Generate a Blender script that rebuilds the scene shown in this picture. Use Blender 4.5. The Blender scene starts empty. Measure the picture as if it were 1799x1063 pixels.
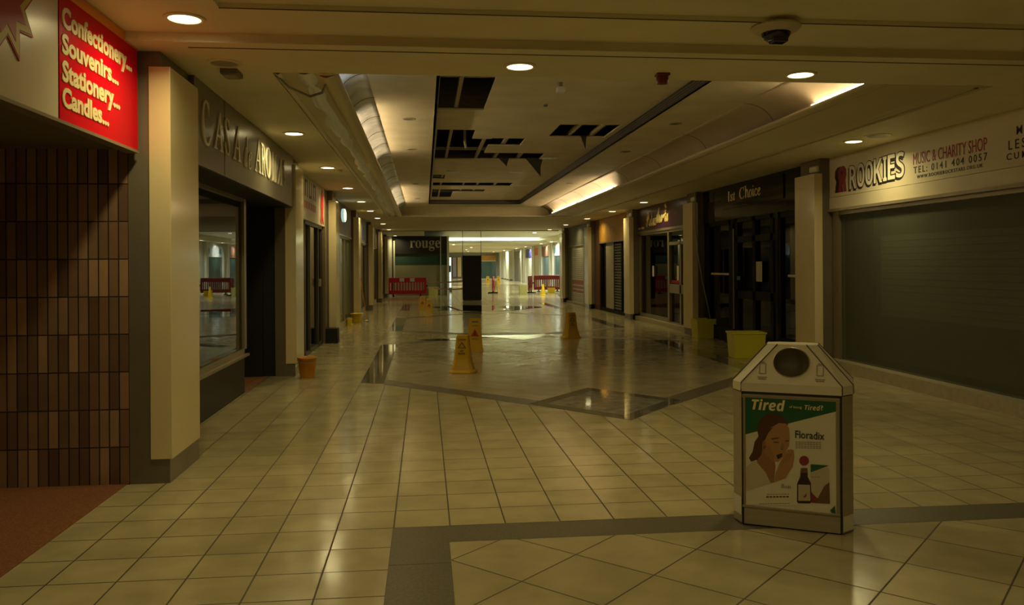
import bpy, bmesh, math, random
from mathutils import Vector, Matrix
random.seed(7)
S = bpy.context.scene
COL = S.collection

# ---------------------------------------------------------------- camera, world, exposure
cam = bpy.data.cameras.new('camera')
cam.sensor_width = 36.0
cam.lens = 1430 / 1799 * 36.0
cam.shift_y = -(531.5 - 466.0) / 1799
cam.clip_end = 400
cam_ob = bpy.data.objects.new('camera', cam)
COL.objects.link(cam_ob)
YAW = math.atan(153.5 / 1430)
cam_ob.matrix_world = (Matrix.Translation((0, 0, 1.6)) @ Matrix.Rotation(-YAW, 4, 'Z')
                       @ Matrix.Rotation(math.pi / 2, 4, 'X') @ Matrix.Rotation(-0.006, 4, 'Z'))
S.camera = cam_ob
w = bpy.data.worlds.new('world'); S.world = w; w.use_nodes = True
w.node_tree.nodes['Background'].inputs[0].default_value = (0.9, 0.8, 0.55, 1)
w.node_tree.nodes['Background'].inputs[1].default_value = 0.004
S.view_settings.view_transform = 'Standard'
S.view_settings.look = 'None'
S.view_settings.gamma = 1
S.view_settings.use_curve_mapping = False
S.view_settings.exposure = 0.0
S.cycles.diffuse_bounces = 8
S.cycles.max_bounces = 12
LAMP_W = 13.0        # watts of each warm downlight
FARLAMP_W = 120.0     # the whiter lamps of the hall beyond
TUBE = 26.0

# ---------------------------------------------------------------- materials
MATS = {}
def mat(name, col, rough=.5, metal=0., spec=.5, var=0., vscale=4., bump=0., bscale=40., emit=None, estr=0., stretch=(1, 1, 1), coat=0.):
    m = bpy.data.materials.new(name); m.use_nodes = True
    nt = m.node_tree; N = nt.nodes; L = nt.links
    b = N['Principled BSDF']
    b.inputs['Base Color'].default_value = (*col, 1)
    b.inputs['Roughness'].default_value = rough
    b.inputs['Metallic'].default_value = metal
    b.inputs['Specular IOR Level'].default_value = spec
    b.inputs['Coat Weight'].default_value = coat
    b.inputs['Coat Roughness'].default_value = .08
    tc = N.new('ShaderNodeTexCoord'); mp = N.new('ShaderNodeMapping')
    mp.inputs['Scale'].default_value = stretch
    L.new(tc.outputs['Object'], mp.inputs['Vector'])
    if var:
        nz = N.new('ShaderNodeTexNoise'); nz.inputs['Scale'].default_value = vscale; nz.inputs['Detail'].default_value = 5
        L.new(mp.outputs[0], nz.inputs['Vector'])
        mr = N.new('ShaderNodeMapRange'); mr.inputs[1].default_value = .3; mr.inputs[2].default_value = .7
        mr.inputs[3].default_value = 1 - var; mr.inputs[4].default_value = 1 + var
        L.new(nz.outputs[0], mr.inputs[0])
        mx = N.new('ShaderNodeVectorMath'); mx.operation = 'SCALE'
        mx.inputs[0].default_value = col
        L.new(mr.outputs[0], mx.inputs['Scale'])
        L.new(mx.outputs[0], b.inputs['Base Color'])
    if bump:
        nb = N.new('ShaderNodeTexNoise'); nb.inputs['Scale'].default_value = bscale; nb.inputs['Detail'].default_value = 3
        L.new(mp.outputs[0], nb.inputs['Vector'])
        bp = N.new('ShaderNodeBump'); bp.inputs['Strength'].default_value = bump; bp.inputs['Distance'].default_value = .02
        L.new(nb.outputs[0], bp.inputs['Height']); L.new(bp.outputs[0], b.inputs['Normal'])
    if emit:
        b.inputs['Emission Color'].default_value = (*emit, 1); b.inputs['Emission Strength'].default_value = estr
    MATS[name] = m
    return m

def tile_mat(name, c1, c2, grout, size, ox, oy, rot=0., rough=.2, mortar=.0035, bumpw=.12, sx=None, sy=None, plane='xy', spec=.5, tilt=.016, tone=.05):
    m = bpy.data.materials.new(name); m.use_nodes = True
    nt = m.node_tree; N = nt.nodes; L = nt.links; b = N['Principled BSDF']
    tc = N.new('ShaderNodeTexCoord')
    src = tc.outputs['Object']
    if plane == 'xz':
        sp = N.new('ShaderNodeSeparateXYZ'); cb = N.new('ShaderNodeCombineXYZ')
        L.new(src, sp.inputs[0]); L.new(sp.outputs[0], cb.inputs[0]); L.new(sp.outputs[2], cb.inputs[1]); src = cb.outputs[0]
    mp = N.new('ShaderNodeMapping'); mp.vector_type = 'TEXTURE'
    mp.inputs['Location'].default_value = (ox, oy, 0); mp.inputs['Rotation'].default_value = (0, 0, rot)
    L.new(src, mp.inputs[0])
    br = N.new('ShaderNodeTexBrick'); br.offset = 0; br.squash = 1
    br.inputs['Color1'].default_value = (*c1, 1); br.inputs['Color2'].default_value = (*c2, 1); br.inputs['Mortar'].default_value = (*grout, 1)
    br.inputs['Scale'].default_value = 1; br.inputs['Mortar Size'].default_value = mortar; br.inputs['Mortar Smooth'].default_value = .2
    br.inputs['Bias'].default_value = 0
    br.inputs['Brick Width'].default_value = sx or size; br.inputs['Row Height'].default_value = sy or size
    L.new(mp.outputs[0], br.inputs[0])
    nz = N.new('ShaderNodeTexNoise'); nz.inputs['Scale'].default_value = 3.5; nz.inputs['Detail'].default_value = 8
    L.new(tc.outputs['Object'], nz.inputs['Vector'])
    mr = N.new('ShaderNodeMapRange'); mr.inputs[1].default_value = .3; mr.inputs[2].default_value = .7; mr.inputs[3].default_value = .86; mr.inputs[4].default_value = 1.1
    L.new(nz.outputs[0], mr.inputs[0])
    mx = N.new('ShaderNodeVectorMath'); mx.operation = 'SCALE'
    L.new(br.outputs['Color'], mx.inputs[0]); L.new(mr.outputs[0], mx.inputs['Scale'])
    L.new(mx.outputs[0], b.inputs['Base Color'])
    rr = N.new('ShaderNodeMapRange'); rr.inputs[3].default_value = rough * .75; rr.inputs[4].default_value = rough * 1.35
    L.new(nz.outputs[0], rr.inputs[0])
    ad = N.new('ShaderNodeMath'); ad.operation = 'MULTIPLY_ADD'; ad.inputs[1].default_value = .4
    L.new(br.outputs['Fac'], ad.inputs[0]); L.new(rr.outputs[0], ad.inputs[2]); L.new(ad.outputs[0], b.inputs['Roughness'])
    b.inputs['Specular IOR Level'].default_value = spec
    nb = N.new('ShaderNodeTexNoise'); nb.inputs['Scale'].default_value = 5; nb.inputs['Detail'].default_value = 2
    L.new(tc.outputs['Object'], nb.inputs['Vector'])
    s2 = N.new('ShaderNodeMath'); s2.operation = 'SUBTRACT'; L.new(nb.outputs[0], s2.inputs[0]); L.new(br.outputs['Fac'], s2.inputs[1])
    bp = N.new('ShaderNodeBump'); bp.inputs['Strength'].default_value = bumpw; bp.inputs['Distance'].default_value = .01
    L.new(s2.outputs[0], bp.inputs['Height']); L.new(bp.outputs[0], b.inputs['Normal'])
    # every tile is laid very slightly out of true and fired a little lighter or darker
    dv = N.new('ShaderNodeVectorMath'); dv.operation = 'DIVIDE'; dv.inputs[1].default_value = (sx or size, sy or size, 1); L.new(mp.outputs[0], dv.inputs[0])
    fl = N.new('ShaderNodeVectorMath'); fl.operation = 'FLOOR'; L.new(dv.outputs[0], fl.inputs[0])
    wn = N.new('ShaderNodeTexWhiteNoise'); wn.noise_dimensions = '3D'; L.new(fl.outputs[0], wn.inputs['Vector'])
    sb_ = N.new('ShaderNodeVectorMath'); sb_.operation = 'SUBTRACT'; sb_.inputs[1].default_value = (.5, .5, .5); L.new(wn.outputs['Color'], sb_.inputs[0])
    sc_ = N.new('ShaderNodeVectorMath'); sc_.operation = 'SCALE'; sc_.inputs['Scale'].default_value = tilt; L.new(sb_.outputs[0], sc_.inputs[0])
    ge = N.new('ShaderNodeNewGeometry'); av = N.new('ShaderNodeVectorMath'); L.new(ge.outputs['Normal'], av.inputs[0]); L.new(sc_.outputs[0], av.inputs[1])
    nm = N.new('ShaderNodeVectorMath'); nm.operation = 'NORMALIZE'; L.new(av.outputs[0], nm.inputs[0]); L.new(nm.outputs[0], bp.inputs['Normal'])
    m2 = N.new('ShaderNodeMapRange'); m2.inputs[3].default_value = 1 - tone; m2.inputs[4].default_value = 1 + tone; L.new(wn.outputs['Value'], m2.inputs[0])
    mu = N.new('ShaderNodeMath'); mu.operation = 'MULTIPLY'; L.new(mr.outputs[0], mu.inputs[0]); L.new(m2.outputs[0], mu.inputs[1]); L.new(mu.outputs[0], mx.inputs['Scale'])
    return m

def glass_mat(name, tint=(.75, .85, .78), refl=1.45):
    m = bpy.data.materials.new(name); m.use_nodes = True
    nt = m.node_tree; N = nt.nodes; L = nt.links
    N.remove(N['Principled BSDF']); out = N['Material Output']
    fr = N.new('ShaderNodeFresnel'); fr.inputs[0].default_value = refl
    tr = N.new('ShaderNodeBsdfTransparent'); tr.inputs[0].default_value = (*tint, 1)
    gl = N.new('ShaderNodeBsdfGlossy'); gl.inputs['Roughness'].default_value = .01
    mx = N.new('ShaderNodeMixShader')
    L.new(fr.outputs[0], mx.inputs[0]); L.new(tr.outputs[0], mx.inputs[1]); L.new(gl.outputs[0], mx.inputs[2]); L.new(mx.outputs[0], out.inputs[0])
    return m

def film_mat(name, col, cover):
    m = bpy.data.materials.new(name); m.use_nodes = True
    nt = m.node_tree; N = nt.nodes; L = nt.links
    b = N['Principled BSDF']; b.inputs['Base Color'].default_value = (*col, 1); b.inputs['Roughness'].default_value = .45; b.inputs['Alpha'].default_value = cover
    b.inputs['Specular IOR Level'].default_value = .25
    return m

M_wetinlay = mat('wet_grey_inlay', (.30, .295, .25), .05, spec=.5, var=.3, vscale=7, bump=.02, bscale=4)
T = .343
M_floor = tile_mat('cream_floor_tile', (.50, .425, .235), (.455, .385, .21), (.085, .065, .035), T, -.197, 5.02, 0, .15, mortar=.0055)
M_diag = tile_mat('cream_floor_tile_diagonal', (.48, .41, .23), (.44, .37, .205), (.085, .065, .035), .485, .135, 4.43, math.radians(45), .17, mortar=.0055)
M_diag2 = tile_mat('cream_floor_tile_wet', (.48, .42, .27), (.43, .37, .23), (.13, .10, .06), .485, 2.1, 9.3, math.radians(45), .13, bumpw=.2, mortar=.006, tilt=.012)
M_redtile = tile_mat('red_recess_tile', (.36, .17, .07), (.30, .14, .06), (.15, .08, .04), .2, 0, 0, 0, .5)
M_brick = tile_mat('vertical_brown_brick', (.17, .085, .05), (.40, .24, .13), (.03, .017, .011), .07, -2.17, .0, 0, .65, mortar=.005, bumpw=.6, sx=.071, sy=.277, plane='xz', tone=.35)
M_carpet = mat('red_brown_carpet', (.25, .105, .048), .9, spec=.1, var=.25, vscale=90, bump=.3, bscale=300)
M_granite = mat('dark_granite', (.145, .125, .088), .3, var=.25, vscale=60, bump=.02, bscale=5)
M_wetgranite = mat('wet_dark_granite', (.165, .152, .115), .05, spec=.55, var=.45, vscale=9, bump=.022, bscale=4)
M_ceil = mat('cream_ceiling_paint', (.72, .655, .45), .6, spec=.3, var=.06, vscale=1.5)
M_tray = mat('cream_ceiling_board', (.70, .635, .46), .65, spec=.3, var=.09, vscale=2.2, bump=.05, bscale=6)
M_mould = mat('cream_moulding', (.70, .63, .43), .4)
M_foil = mat('torn_silver_foil', (.68, .70, .72), .34, .5, var=.3, vscale=3, bump=.5, bscale=9)
M_cove = mat('satin_cove_panel', (.50, .42, .30), .42, .35, var=.08, vscale=1.5)
M_black = mat('matt_black', (.012, .011, .010), .6)
M_gloss = mat('gloss_black_facing', (.010, .010, .009), .07, spec=.3, bump=.1, bscale=1.6)
M_blackframe = mat('black_door_frame', (.010, .009, .007), .6, spec=.15)
M_void = mat('dusty_ceiling_void', (.09, .075, .05), .9, var=.3, vscale=6)
M_runner = mat('ceiling_runner_timber', (.48, .42, .29), .7)
M_pipe = mat('dull_grey_pipe', (.33, .33, .30), .4, .5)
M_stone = mat('brown_grey_stone', (.17, .143, .10), .17, var=.1, vscale=2.5, bump=.01, bscale=3)
M_case = mat('cream_gloss_casing', (.76, .64, .37), .16, spec=.5, bump=.05, bscale=1.3, stretch=(1, 1, .5), var=.03, vscale=1)
M_kerb = mat('pale_stone_kerb', (.40, .35, .23), .45, var=.12, vscale=14)
M_bronze = mat('bronze_fascia', (.20, .178, .12), .28, .4, var=.06, vscale=2)
M_silverletter = mat('pale_gilt_letter', (.68, .62, .44), .35, .1)
M_cream = mat('cream_sign_board', (.68, .60, .40), .42)
M_creamline = mat('dark_joint', (.10, .08, .05), .7)
M_red = mat('red_sign_acrylic', (.66, .0015, .012), .35, spec=.06)
M_white = mat('white_sign_acrylic', (.62, .54, .40), .3)
M_orange = mat('orange_edge_strip', (.80, .26, .015), .4)
M_lettercream = mat('cream_letter', (.82, .68, .36), .4)
M_facecream = mat('white_letter_face', (.80, .74, .56), .4)
M_starred = mat('dark_red_star', (.40, .03, .03), .5, spec=.15)
M_staryellow = mat('yellow_star_border', (.55, .43, .07), .5, spec=.15)
M_ink = mat('black_ink', (.014, .012, .010), .5)
M_redink = mat('crimson_ink', (.30, .012, .022), .5)
M_glass = glass_mat('shop_glass')
M_dglass = glass_mat('dark_shop_glass', (.35, .38, .33), 1.5)
M_alu = mat('bronze_aluminium_frame', (.33, .28, .18), .35, .5)
M_darkwood = mat('dark_stall_riser', (.030, .024, .019), .5)
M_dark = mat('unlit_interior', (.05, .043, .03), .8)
M_greenwall = mat('pale_green_backing', (.16, .17, .105), .7)
M_slat = mat('dull_blind_slat', (.24, .23, .15), .6)
M_purple = mat('plum_sign_board', (.055, .010, .036), .28)
M_gold = mat('gilt_letter', (.85, .68, .26), .4, .1)
M_ochre = mat('ochre_fascia', (.50, .25, .035), .5, var=.15, vscale=3)
M_greyfas = mat('grey_fascia', (.14, .135, .10), .5)
M_shutter = mat('white_roller_shutter', (.52, .47, .36), .4)
M_pink = mat('faded_red_stripe', (.46, .11, .09), .5)
M_paper = mat('white_paper', (.66, .6, .45), .7)
M_yellow = mat('yellow_plastic', (.78, .52, .006), .35)
M_yellow2 = mat('ochre_yellow_plastic', (.62, .37, .005), .38)
M_orangep = mat('orange_plastic', (.66, .27, .008), .4)
M_tub = mat('lemon_tub_plastic', (.68, .64, .04), .4)
M_tubpale = mat('pale_lemon_tub_plastic', (.70, .68, .22), .4)
M_barrier = mat('bright_red_plastic', (.55, .012, .035), .4)
M_barrier2 = mat('dark_red_plastic', (.24, .025, .018), .45)
M_rubber = mat('black_rubber', (.012, .012, .012), .8)
M_steel = mat('brushed_bin_steel', (.40, .34, .23), .38, .35, var=.07, vscale=3, stretch=(1, 1, 12))
M_hood = mat('cream_bin_hood', (.66, .59, .43), .4)
M_pgreen = mat('poster_green', (.015, .10, .038), .3)
M_pwhite = mat('poster_white', (.66, .60, .44), .3)
M_skin = mat('poster_skin', (.30, .135, .055), .35)
M_skin2 = mat('poster_skin_tan', (.40, .205, .085), .35)
M_hair = mat('poster_brown_hair', (.085, .035, .015), .35)
M_grey = mat('grey_print', (.27, .22, .15), .4)
M_brownb = mat('poster_bottle_brown', (.04, .016, .010), .35)
M_pberry = mat('poster_berry', (.24, .03, .03), .35)
M_pbox = mat('poster_box_brown', (.15, .075, .04), .35)
M_plastic = mat('off_white_plastic', (.55, .48, .34), .45)
M_dome = mat('smoked_dome', (.02, .02, .018), .12)
M_alarm = mat('dark_red_alarm', (.16, .012, .012), .4)
M_greywall = mat('grey_painted_wall', (.25, .24, .2), .6)
M_farcream = mat('pale_cream_wall', (.70, .70, .60), .5)
M_teal = mat('teal_tinted_glass', (.05, .10, .085), .1)
M_bluesign = mat('navy_sign', (.03, .03, .16), .4)
M_brownsign = mat('brown_sign', (.16, .07, .04), .4)
M_orangesign = mat('orange_sign', (.65, .14, .03), .4)
M_litwhite = mat('white_sign_face', (.72, .76, .78), .4)
M_lens = mat('warm_lamp_lens', (.9, .85, .7), .4, emit=(1, .85, .45), estr=9.0)
M_farlens = mat('white_lamp_lens', (.9, .9, .85), .4, emit=(1, 1, .85), estr=14.0)
M_offlens = mat('dead_lamp_lens', (.30, .26, .16), .35)
M_tube = mat('fluorescent_tube', (.9, .9, .85), .4, emit=(1, .76, .44), estr=TUBE)
M_fartube = mat('cool_fluorescent_tube', (.9, .9, .9), .4, emit=(.86, 1, .84), estr=50)
M_litsign = mat('lit_pale_blue_sign', (.6, .7, .7), .4, emit=(.6, .9, .85), estr=.55)
M_litdoor = mat('lit_white_panel', (.7, .75, .72), .4, emit=(.8, 1, .93), estr=1.0)
M_puddle = glass_mat('water_film', (.93, .93, .9), 1.33)

# ---------------------------------------------------------------- mesh builder
class MB:
    def __init__(s): s.v = []; s.f = []; s.sm = []
    def add(s, vs, fs, smooth=False):
        o = len(s.v); s.v += [tuple(p) for p in vs]
        for f in fs: s.f.append([i + o for i in f]); s.sm.append(smooth)
        return s
    def box(s, x0, x1, y0, y1, z0, z1):
        x0, x1 = sorted((x0, x1)); y0, y1 = sorted((y0, y1)); z0, z1 = sorted((z0, z1))
        return s.add([(x0, y0, z0), (x1, y0, z0), (x1, y1, z0), (x0, y1, z0), (x0, y0, z1), (x1, y0, z1), (x1, y1, z1), (x0, y1, z1)],
                     [(0, 3, 2, 1), (4, 5, 6, 7), (0, 1, 5, 4), (1, 2, 6, 5), (2, 3, 7, 6), (3, 0, 4, 7)])
    def loft(s, rings, smooth=False, cap=True):
        n = len(rings[0]); vs = [p for r in rings for p in r]; fs = []
        for k in range(len(rings) - 1):
            for i in range(n):
                j = (i + 1) % n
                fs.append((k * n + i, k * n + j, (k + 1) * n + j, (k + 1) * n + i))
        s.add(vs, fs, smooth)
        if cap:
            s.add(rings[0], [tuple(reversed(range(n)))]); s.add(rings[-1], [tuple(range(n))])
        return s
    def prism(s, poly, z0, z1):
        return s.loft([[(x, y, z0) for x, y in poly], [(x, y, z1) for x, y in poly]])
    def lathe(s, prof, c=(0, 0, 0), n=24, cap=True):
        rings = [[(c[0] + r * math.cos(a * 2 * math.pi / n), c[1] + r * math.sin(a * 2 * math.pi / n), c[2] + z) for a in range(n)] for r, z in prof]
        return s.loft(rings, True, cap)
    def tube(s, pts, r, n=8):
        pts = [Vector(p) for p in pts]; rings = []
        for i, p in enumerate(pts):
            d = (pts[min(i + 1, len(pts) - 1)] - pts[max(i - 1, 0)]).normalized()
            a = d.cross(Vector((0, 0, 1)))
            if a.length < .05: a = d.cross(Vector((1, 0, 0)))
            a.normalize(); b = d.cross(a)
            rings.append([tuple(p + r * (math.cos(t * 2 * math.pi / n) * a + math.sin(t * 2 * math.pi / n) * b)) for t in range(n)])
        return s.loft(rings, True)
    def strip(s, prof, y0, y1, thick=.01, axis='y'):
        # open profile of (x,z) swept along y (or (y,z) swept along x)
        fs = []; vs = []
        for p in prof:
            for q in (y0, y1):
                vs.append((p[0], q, p[1]) if axis == 'y' else (q, p[0], p[1]))
        for i in range(len(prof) - 1):
            fs.append((2 * i, 2 * i + 1, 2 * i + 3, 2 * i + 2))
        return s.add(vs, fs, True)
    def build(s, name, m, parent=None, world=False, bevel=0., solid=0.):
        vs = s.v
        if parent is not None and world:
            mtx = Matrix.Identity(4); p = parent
            while p is not None: mtx = p.matrix_basis @ mtx; p = p.parent
            inv = mtx.inverted(); vs = [tuple(inv @ Vector(v)) for v in vs]
        me = bpy.data.meshes.new(name); me.from_pydata(vs, [], s.f); me.validate(); me.update()
        bm = bmesh.new(); bm.from_mesh(me)
        bmesh.ops.remove_doubles(bm, verts=bm.verts, dist=1e-6)
        bmesh.ops.recalc_face_normals(bm, faces=bm.faces); bm.to_mesh(me); bm.free()
        if any(s.sm):
            if all(s.sm):
                for p in me.polygons: p.use_smooth = True
            else:
                for p in me.polygons: p.use_smooth = True
                try: me.set_sharp_from_angle(angle=math.radians(38))
                except Exception: pass
        me.materials.append(m)
        o = bpy.data.objects.new(name, me); COL.objects.link(o)
        if parent is not None: o.parent = parent
        if solid:
            md = o.modifiers.new('solid', 'SOLIDIFY'); md.thickness = solid; md.offset = 0
        if bevel:
            md = o.modifiers.new('bevel', 'BEVEL'); md.width = bevel; md.segments = 2; md.limit_method = 'ANGLE'
        return o

def box(*a): return MB().box(*a)
def tag(o, label, cat, group=None):
    o['label'] = label; o['category'] = cat
    if group: o['group'] = group
    return o
def thing(name, label, cat, loc=(0, 0, 0), rz=0., group=None):
    o = bpy.data.objects.new(name, None); o.empty_display_size = .1; COL.objects.link(o)
    o.location = loc; o.rotation_euler = (0, 0, rz)
    return tag(o, label, cat, group)
def struct(name, mb, m, parent=None, **k):
    o = mb.build(name, m, parent, **k)
    if parent is None: o['kind'] = 'structure'
    return o
def structE(name, loc=(0, 0, 0)):
    o = bpy.data.objects.new(name, None); COL.objects.link(o); o.location = loc; o['kind'] = 'structure'; return o
def copy_tree(o, parent=None):
    c = o.copy(); COL.objects.link(c)
    if parent is not None: c.parent = parent
    for ch in [x for x in bpy.data.objects if x.parent == o]: copy_tree(ch, c)
    return c

# text -> mesh builder.  frame: origin + ex*x + ez*y, thickness along n
def alpha(s, kind):
    base = {'bi': (0x1D63C, 0x1D656, None), 'bs': (0x1D400, 0x1D41A, 0x1D7CE), 'sb': (0x1D5D4, 0x1D5EE, 0x1D7EC), 'sc': (0x1D4D0, 0x1D4EA, None), 'si': (0x1D608, 0x1D622, None)}[kind]
    r = ''
    for ch in s:
        if 'A' <= ch <= 'Z': r += chr(base[0] + ord(ch) - 65)
        elif 'a' <= ch <= 'z': r += chr(base[1] + ord(ch) - 97)
        elif ch.isdigit() and base[2]: r += chr(base[2] + ord(ch) - 48)
        else: r += ch
    return r
def text2d(s, offset=0., space=1., res=3, align=None):
    c = bpy.data.curves.new('lettering', 'FONT'); c.body = s; c.offset = offset; c.space_character = space; c.resolution_u = res; c.fill_mode = 'FRONT'
    o = bpy.data.objects.new('lettering', c); COL.objects.link(o)
    dg = bpy.context.evaluated_depsgraph_get(); dg.update()
    me = bpy.data.meshes.new_from_object(o.evaluated_get(dg))
    vs = [(v.co.x, v.co.y) for v in me.vertices]; fs = [tuple(p.vertices) for p in me.polygons]
    bpy.data.objects.remove(o); bpy.data.curves.remove(c); bpy.data.meshes.remove(me)
    return vs, fs
def text(mb, s, O, ex, ez, n, width, height, th=.003, offset=0., space=1., shear=0.):
    vs, fs = text2d(s, offset, space)
    xs = [v[0] for v in vs]; ys = [v[1] for v in vs]
    x0, x1, y0, y1 = min(xs), max(xs), min(ys), max(ys)
    kx = width / (x1 - x0); ky = (height / (y1 - y0)) if height else kx
    O = Vector(O); ex = Vector(ex); ez = Vector(ez); n = Vector(n)
    P = []
    for x, y in vs:
        yy = (y - y0) * ky
        P.append(O + ex * ((x - x0) * kx + shear * yy) + ez * yy)
    front = [tuple(p + n * th) for p in P]; back = [tuple(p) for p in P]; k = len(P)
    mb.add(front, fs)
    from collections import Counter
    ed = {}
    for f in fs:
        for i in range(len(f)):
            a, b = f[i], f[(i + 1) % len(f)]
            if (b, a) in ed: del ed[(b, a)]
            else: ed[(a, b)] = 1
    mb.add(front + back, [(a, a + k, b + k, b) for a, b in ed])
    return mb
def poly(mb, pts, O, ex, ez, n, th=.002):
    O = Vector(O); ex = Vector(ex); ez = Vector(ez); n = Vector(n); k = len(pts)
    P = [O + ex * a + ez * b for a, b in pts]
    mb.add([tuple(p + n * th) for p in P] + [tuple(p) for p in P], [tuple(range(k)), tuple(reversed(range(k, 2 * k)))] + [(i, (i + 1) % k, (i + 1) % k + k, i + k) for i in range(k)])
    return mb
LX, RX = ((0, 1, 0), (0, 0, 1), (1, 0, 0)), ((0, -1, 0), (0, 0, 1), (-1, 0, 0))
FY = ((1, 0, 0), (0, 0, 1), (0, -1, 0))

# ---------------------------------------------------------------- floor
struct('floor', box(-6, 16, -20, 112, -.1, 0), M_floor)
def flat(name, pts, m, z=.002, z0=-.01):
    return struct(name, MB().prism(pts, z0, z), m)
flat('floor_diagonal', [(.135, -20), (6.05, -20), (6.05, 4.72), (.135, 4.72)], M_diag, .0010)
CX = 2.1
hexa = lambda ya, yb, c1, c2: [(-.57, ya), (CX, c1), (4.77, ya), (4.77, yb), (CX, c2), (-.57, yb)]
flat('floor_diagonal', hexa(11.4, 16.7, 9.0, 18.6), M_diag2, .0010)
flat('floor_diagonal', hexa(20.2, 25.1, 18.2, 27.6), M_diag2, .0010)
flat('trim_1', [(-.2, -20), (.133, -20), (.133, 5.01), (-.2, 5.01)], M_granite, .0022)
flat('trim_joint', [(-.2, 4.385), (.133, 4.385), (.133, 4.393), (-.2, 4.393)], M_creamline, .0026)
flat('trim_2', [(.133, 4.72), (6.05, 4.72), (6.05, 5.01), (.133, 5.01)], M_granite, .0020)
n = 3
for (y0, y1) in ((11.3, 16.72), (20.25, 25.15), (29.4, 34.0)):
    for (xa, xb) in ((-.88, -.56), (4.76, 5.08)):
        flat('trim_%d' % n, [(xa, y0), (xb, y0 - (.12 if xa < 0 else -.0)), (xb, y1), (xa, y1)], M_wetgranite, .0024); n += 1
def band(x0, y0, x1, y1, wd=.44):
    global n
    flat('trim_%d' % n, [(x0, y0 - wd / 2), (x1, y1 - wd / 2), (x1, y1 + wd / 2), (x0, y0 + wd / 2)], M_granite, .0020); n += 1
for sgn in (-1, 1):
    X = lambda d: CX + sgn * d
    band(X(2.66), 11.35, X(.7), 9.22); band(X(2.66), 16.9, X(.7), 18.2); band(X(2.66), 20.1, X(.7), 18.7); band(X(2.66), 25.2, X(.7), 27.0)
for yc in (9.3, 18.45, 27.6):
    flat('trim_%d' % n, [(CX - .92, yc), (CX, yc - 1.12), (CX + .92, yc), (CX, yc + 1.12)], M_wetgranite, .0028); n += 1
    flat('trim_%d' % n, [(CX - .70, yc), (CX, yc - .85), (CX + .70, yc), (CX, yc + .85)], M_wetinlay, .0034); n += 1
flat('floor_carpet', [(-4.6, -20), (-2.19, -20), (-2.19, 6.27), (-4.6, 6.27)], M_carpet, .004)

def blob(cx, cy, rx, ry, seed):
    r = random.Random(seed); k = 28; ph = [r.uniform(0, 6.28) for _ in range(4)]
    return [(cx + rx * math.cos(2 * math.pi * i / k) * (1 + .16 * math.sin(3 * 2 * math.pi * i / k + ph[0]) + .1 * math.sin(5 * 2 * math.pi * i / k + ph[1])),
             cy + ry * math.sin(2 * math.pi * i / k) * (1 + .16 * math.sin(2 * 2 * math.pi * i / k + ph[2]) + .1 * math.sin(4 * 2 * math.pi * i / k + ph[3]))) for i in range(k)]
for i, (b, lab) in enumerate([((1.75, 18.75, .85, .55, 1), 'shallow puddle glinting on the tiles behind the front yellow signs'),
                              ((.35, 17.6, .4, .25, 2), 'small puddle on the dark floor band left of the yellow board sign'),
                              ((3.0, 18.1, .45, .3, 3), 'small puddle beside the yellow sign on the right'),
                              ((2.1, 30.5, 1.9, 2.2, 4), 'broad wet patch on the floor in front of the black totem')]):
    tag(MB().prism(blob(*b), .0005, .0045).build('puddle', M_puddle), lab, 'puddle')

# ---------------------------------------------------------------- ceilings
XL, XR = -4.6, 8.6
struct('ceiling', box(XL, XR, 5.97, 6.88, 3.2, 3.42), M_ceil)                       # cross strip with lights
c = MB(); c.box(XL, XR, 5.37, 5.97, 3.26, 3.42); c.box(XL, -1.3, -20, 5.37, 3.26, 3.42); c.box(-1.3, XR, -20, 5.37, 3.29, 3.42)
struct('ceiling', c, M_ceil)
struct('ceiling', box(-4.6, -1.24, 6.88, 26.4, 3.2, 3.42), M_ceil)                  # left soffit
struct('ceiling', box(5.15, 8.6, 6.88, 26.4, 3.2, 3.42), M_ceil)                    # right soffit
Mj = M_creamline
struct('trim_%d' % n, box(-1.7, 6.15, 6.13, 6.142, 3.196, 3.201), Mj); n += 1
struct('trim_%d' % n, box(-1.75, 6.15, 5.955, 5.975, 3.190, 3.2), M_mould); n += 1
struct('trim_%d' % n, box(-1.3, 6.15, 5.372, 5.380, 3.255, 3.262), Mj); n += 1
# bulkheads with cove lip and tube trough
def mirror(prof, ax): return [(2 * ax - x, z) for x, z in prof]
AX = 1.64
bulk = [(x_, z_ + .03) for x_, z_ in [(5.15, 3.26), (5.15, 3.195), (4.98, 3.165), (4.9, 3.165), (4.86, 3.185), (4.2, 3.19), (4.06, 3.18), (4.0, 3.185), (4.0, 3.205), (4.03, 3.215), (4.16, 3.215)]]
bulkL = [(x_, z_ + .03) for x_, z_ in [(-1.24, 3.26), (-1.24, 3.19), (-1.17, 3.175), (-1.12, 3.2), (-.92, 3.2), (-.86, 3.165), (-.76, 3.165), (-.72, 3.185), (-.72, 3.205), (-.75, 3.215), (-.88, 3.215)]]
struct('trim_%d' % n, MB().strip(bulk, 6.86, 26.4), M_mould, solid=.008); n += 1
struct('trim_%d' % n, MB().strip(bulkL, 6.86, 26.4), M_mould, solid=.008); n += 1
def bead(x, z, r): return [(x + r * math.cos(a), z + r * math.sin(a)) for a in [math.pi + math.pi * i / 8 for i in range(9)]]
struct('trim_%d' % n, MB().strip(bead(5.02, 3.235, .05), 6.95, 26.38), mat('silver_bead', (.60, .57, .48), .3, .55), solid=.004); n += 1
rf = random.Random(5); fb = MB(); prev = None; k_ = 0
rows = []
for i in range(66):
    y = 6.9 + i * .295; r_ = .085 + rf.uniform(-.022, .022); dx = rf.uniform(-.018, .018); dz = rf.uniform(-.006, .012)
    rows.append([(-1.0 + dx + p[0], y, 3.275 + dz + p[1]) for p in bead(0, 0, r_)])
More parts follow.
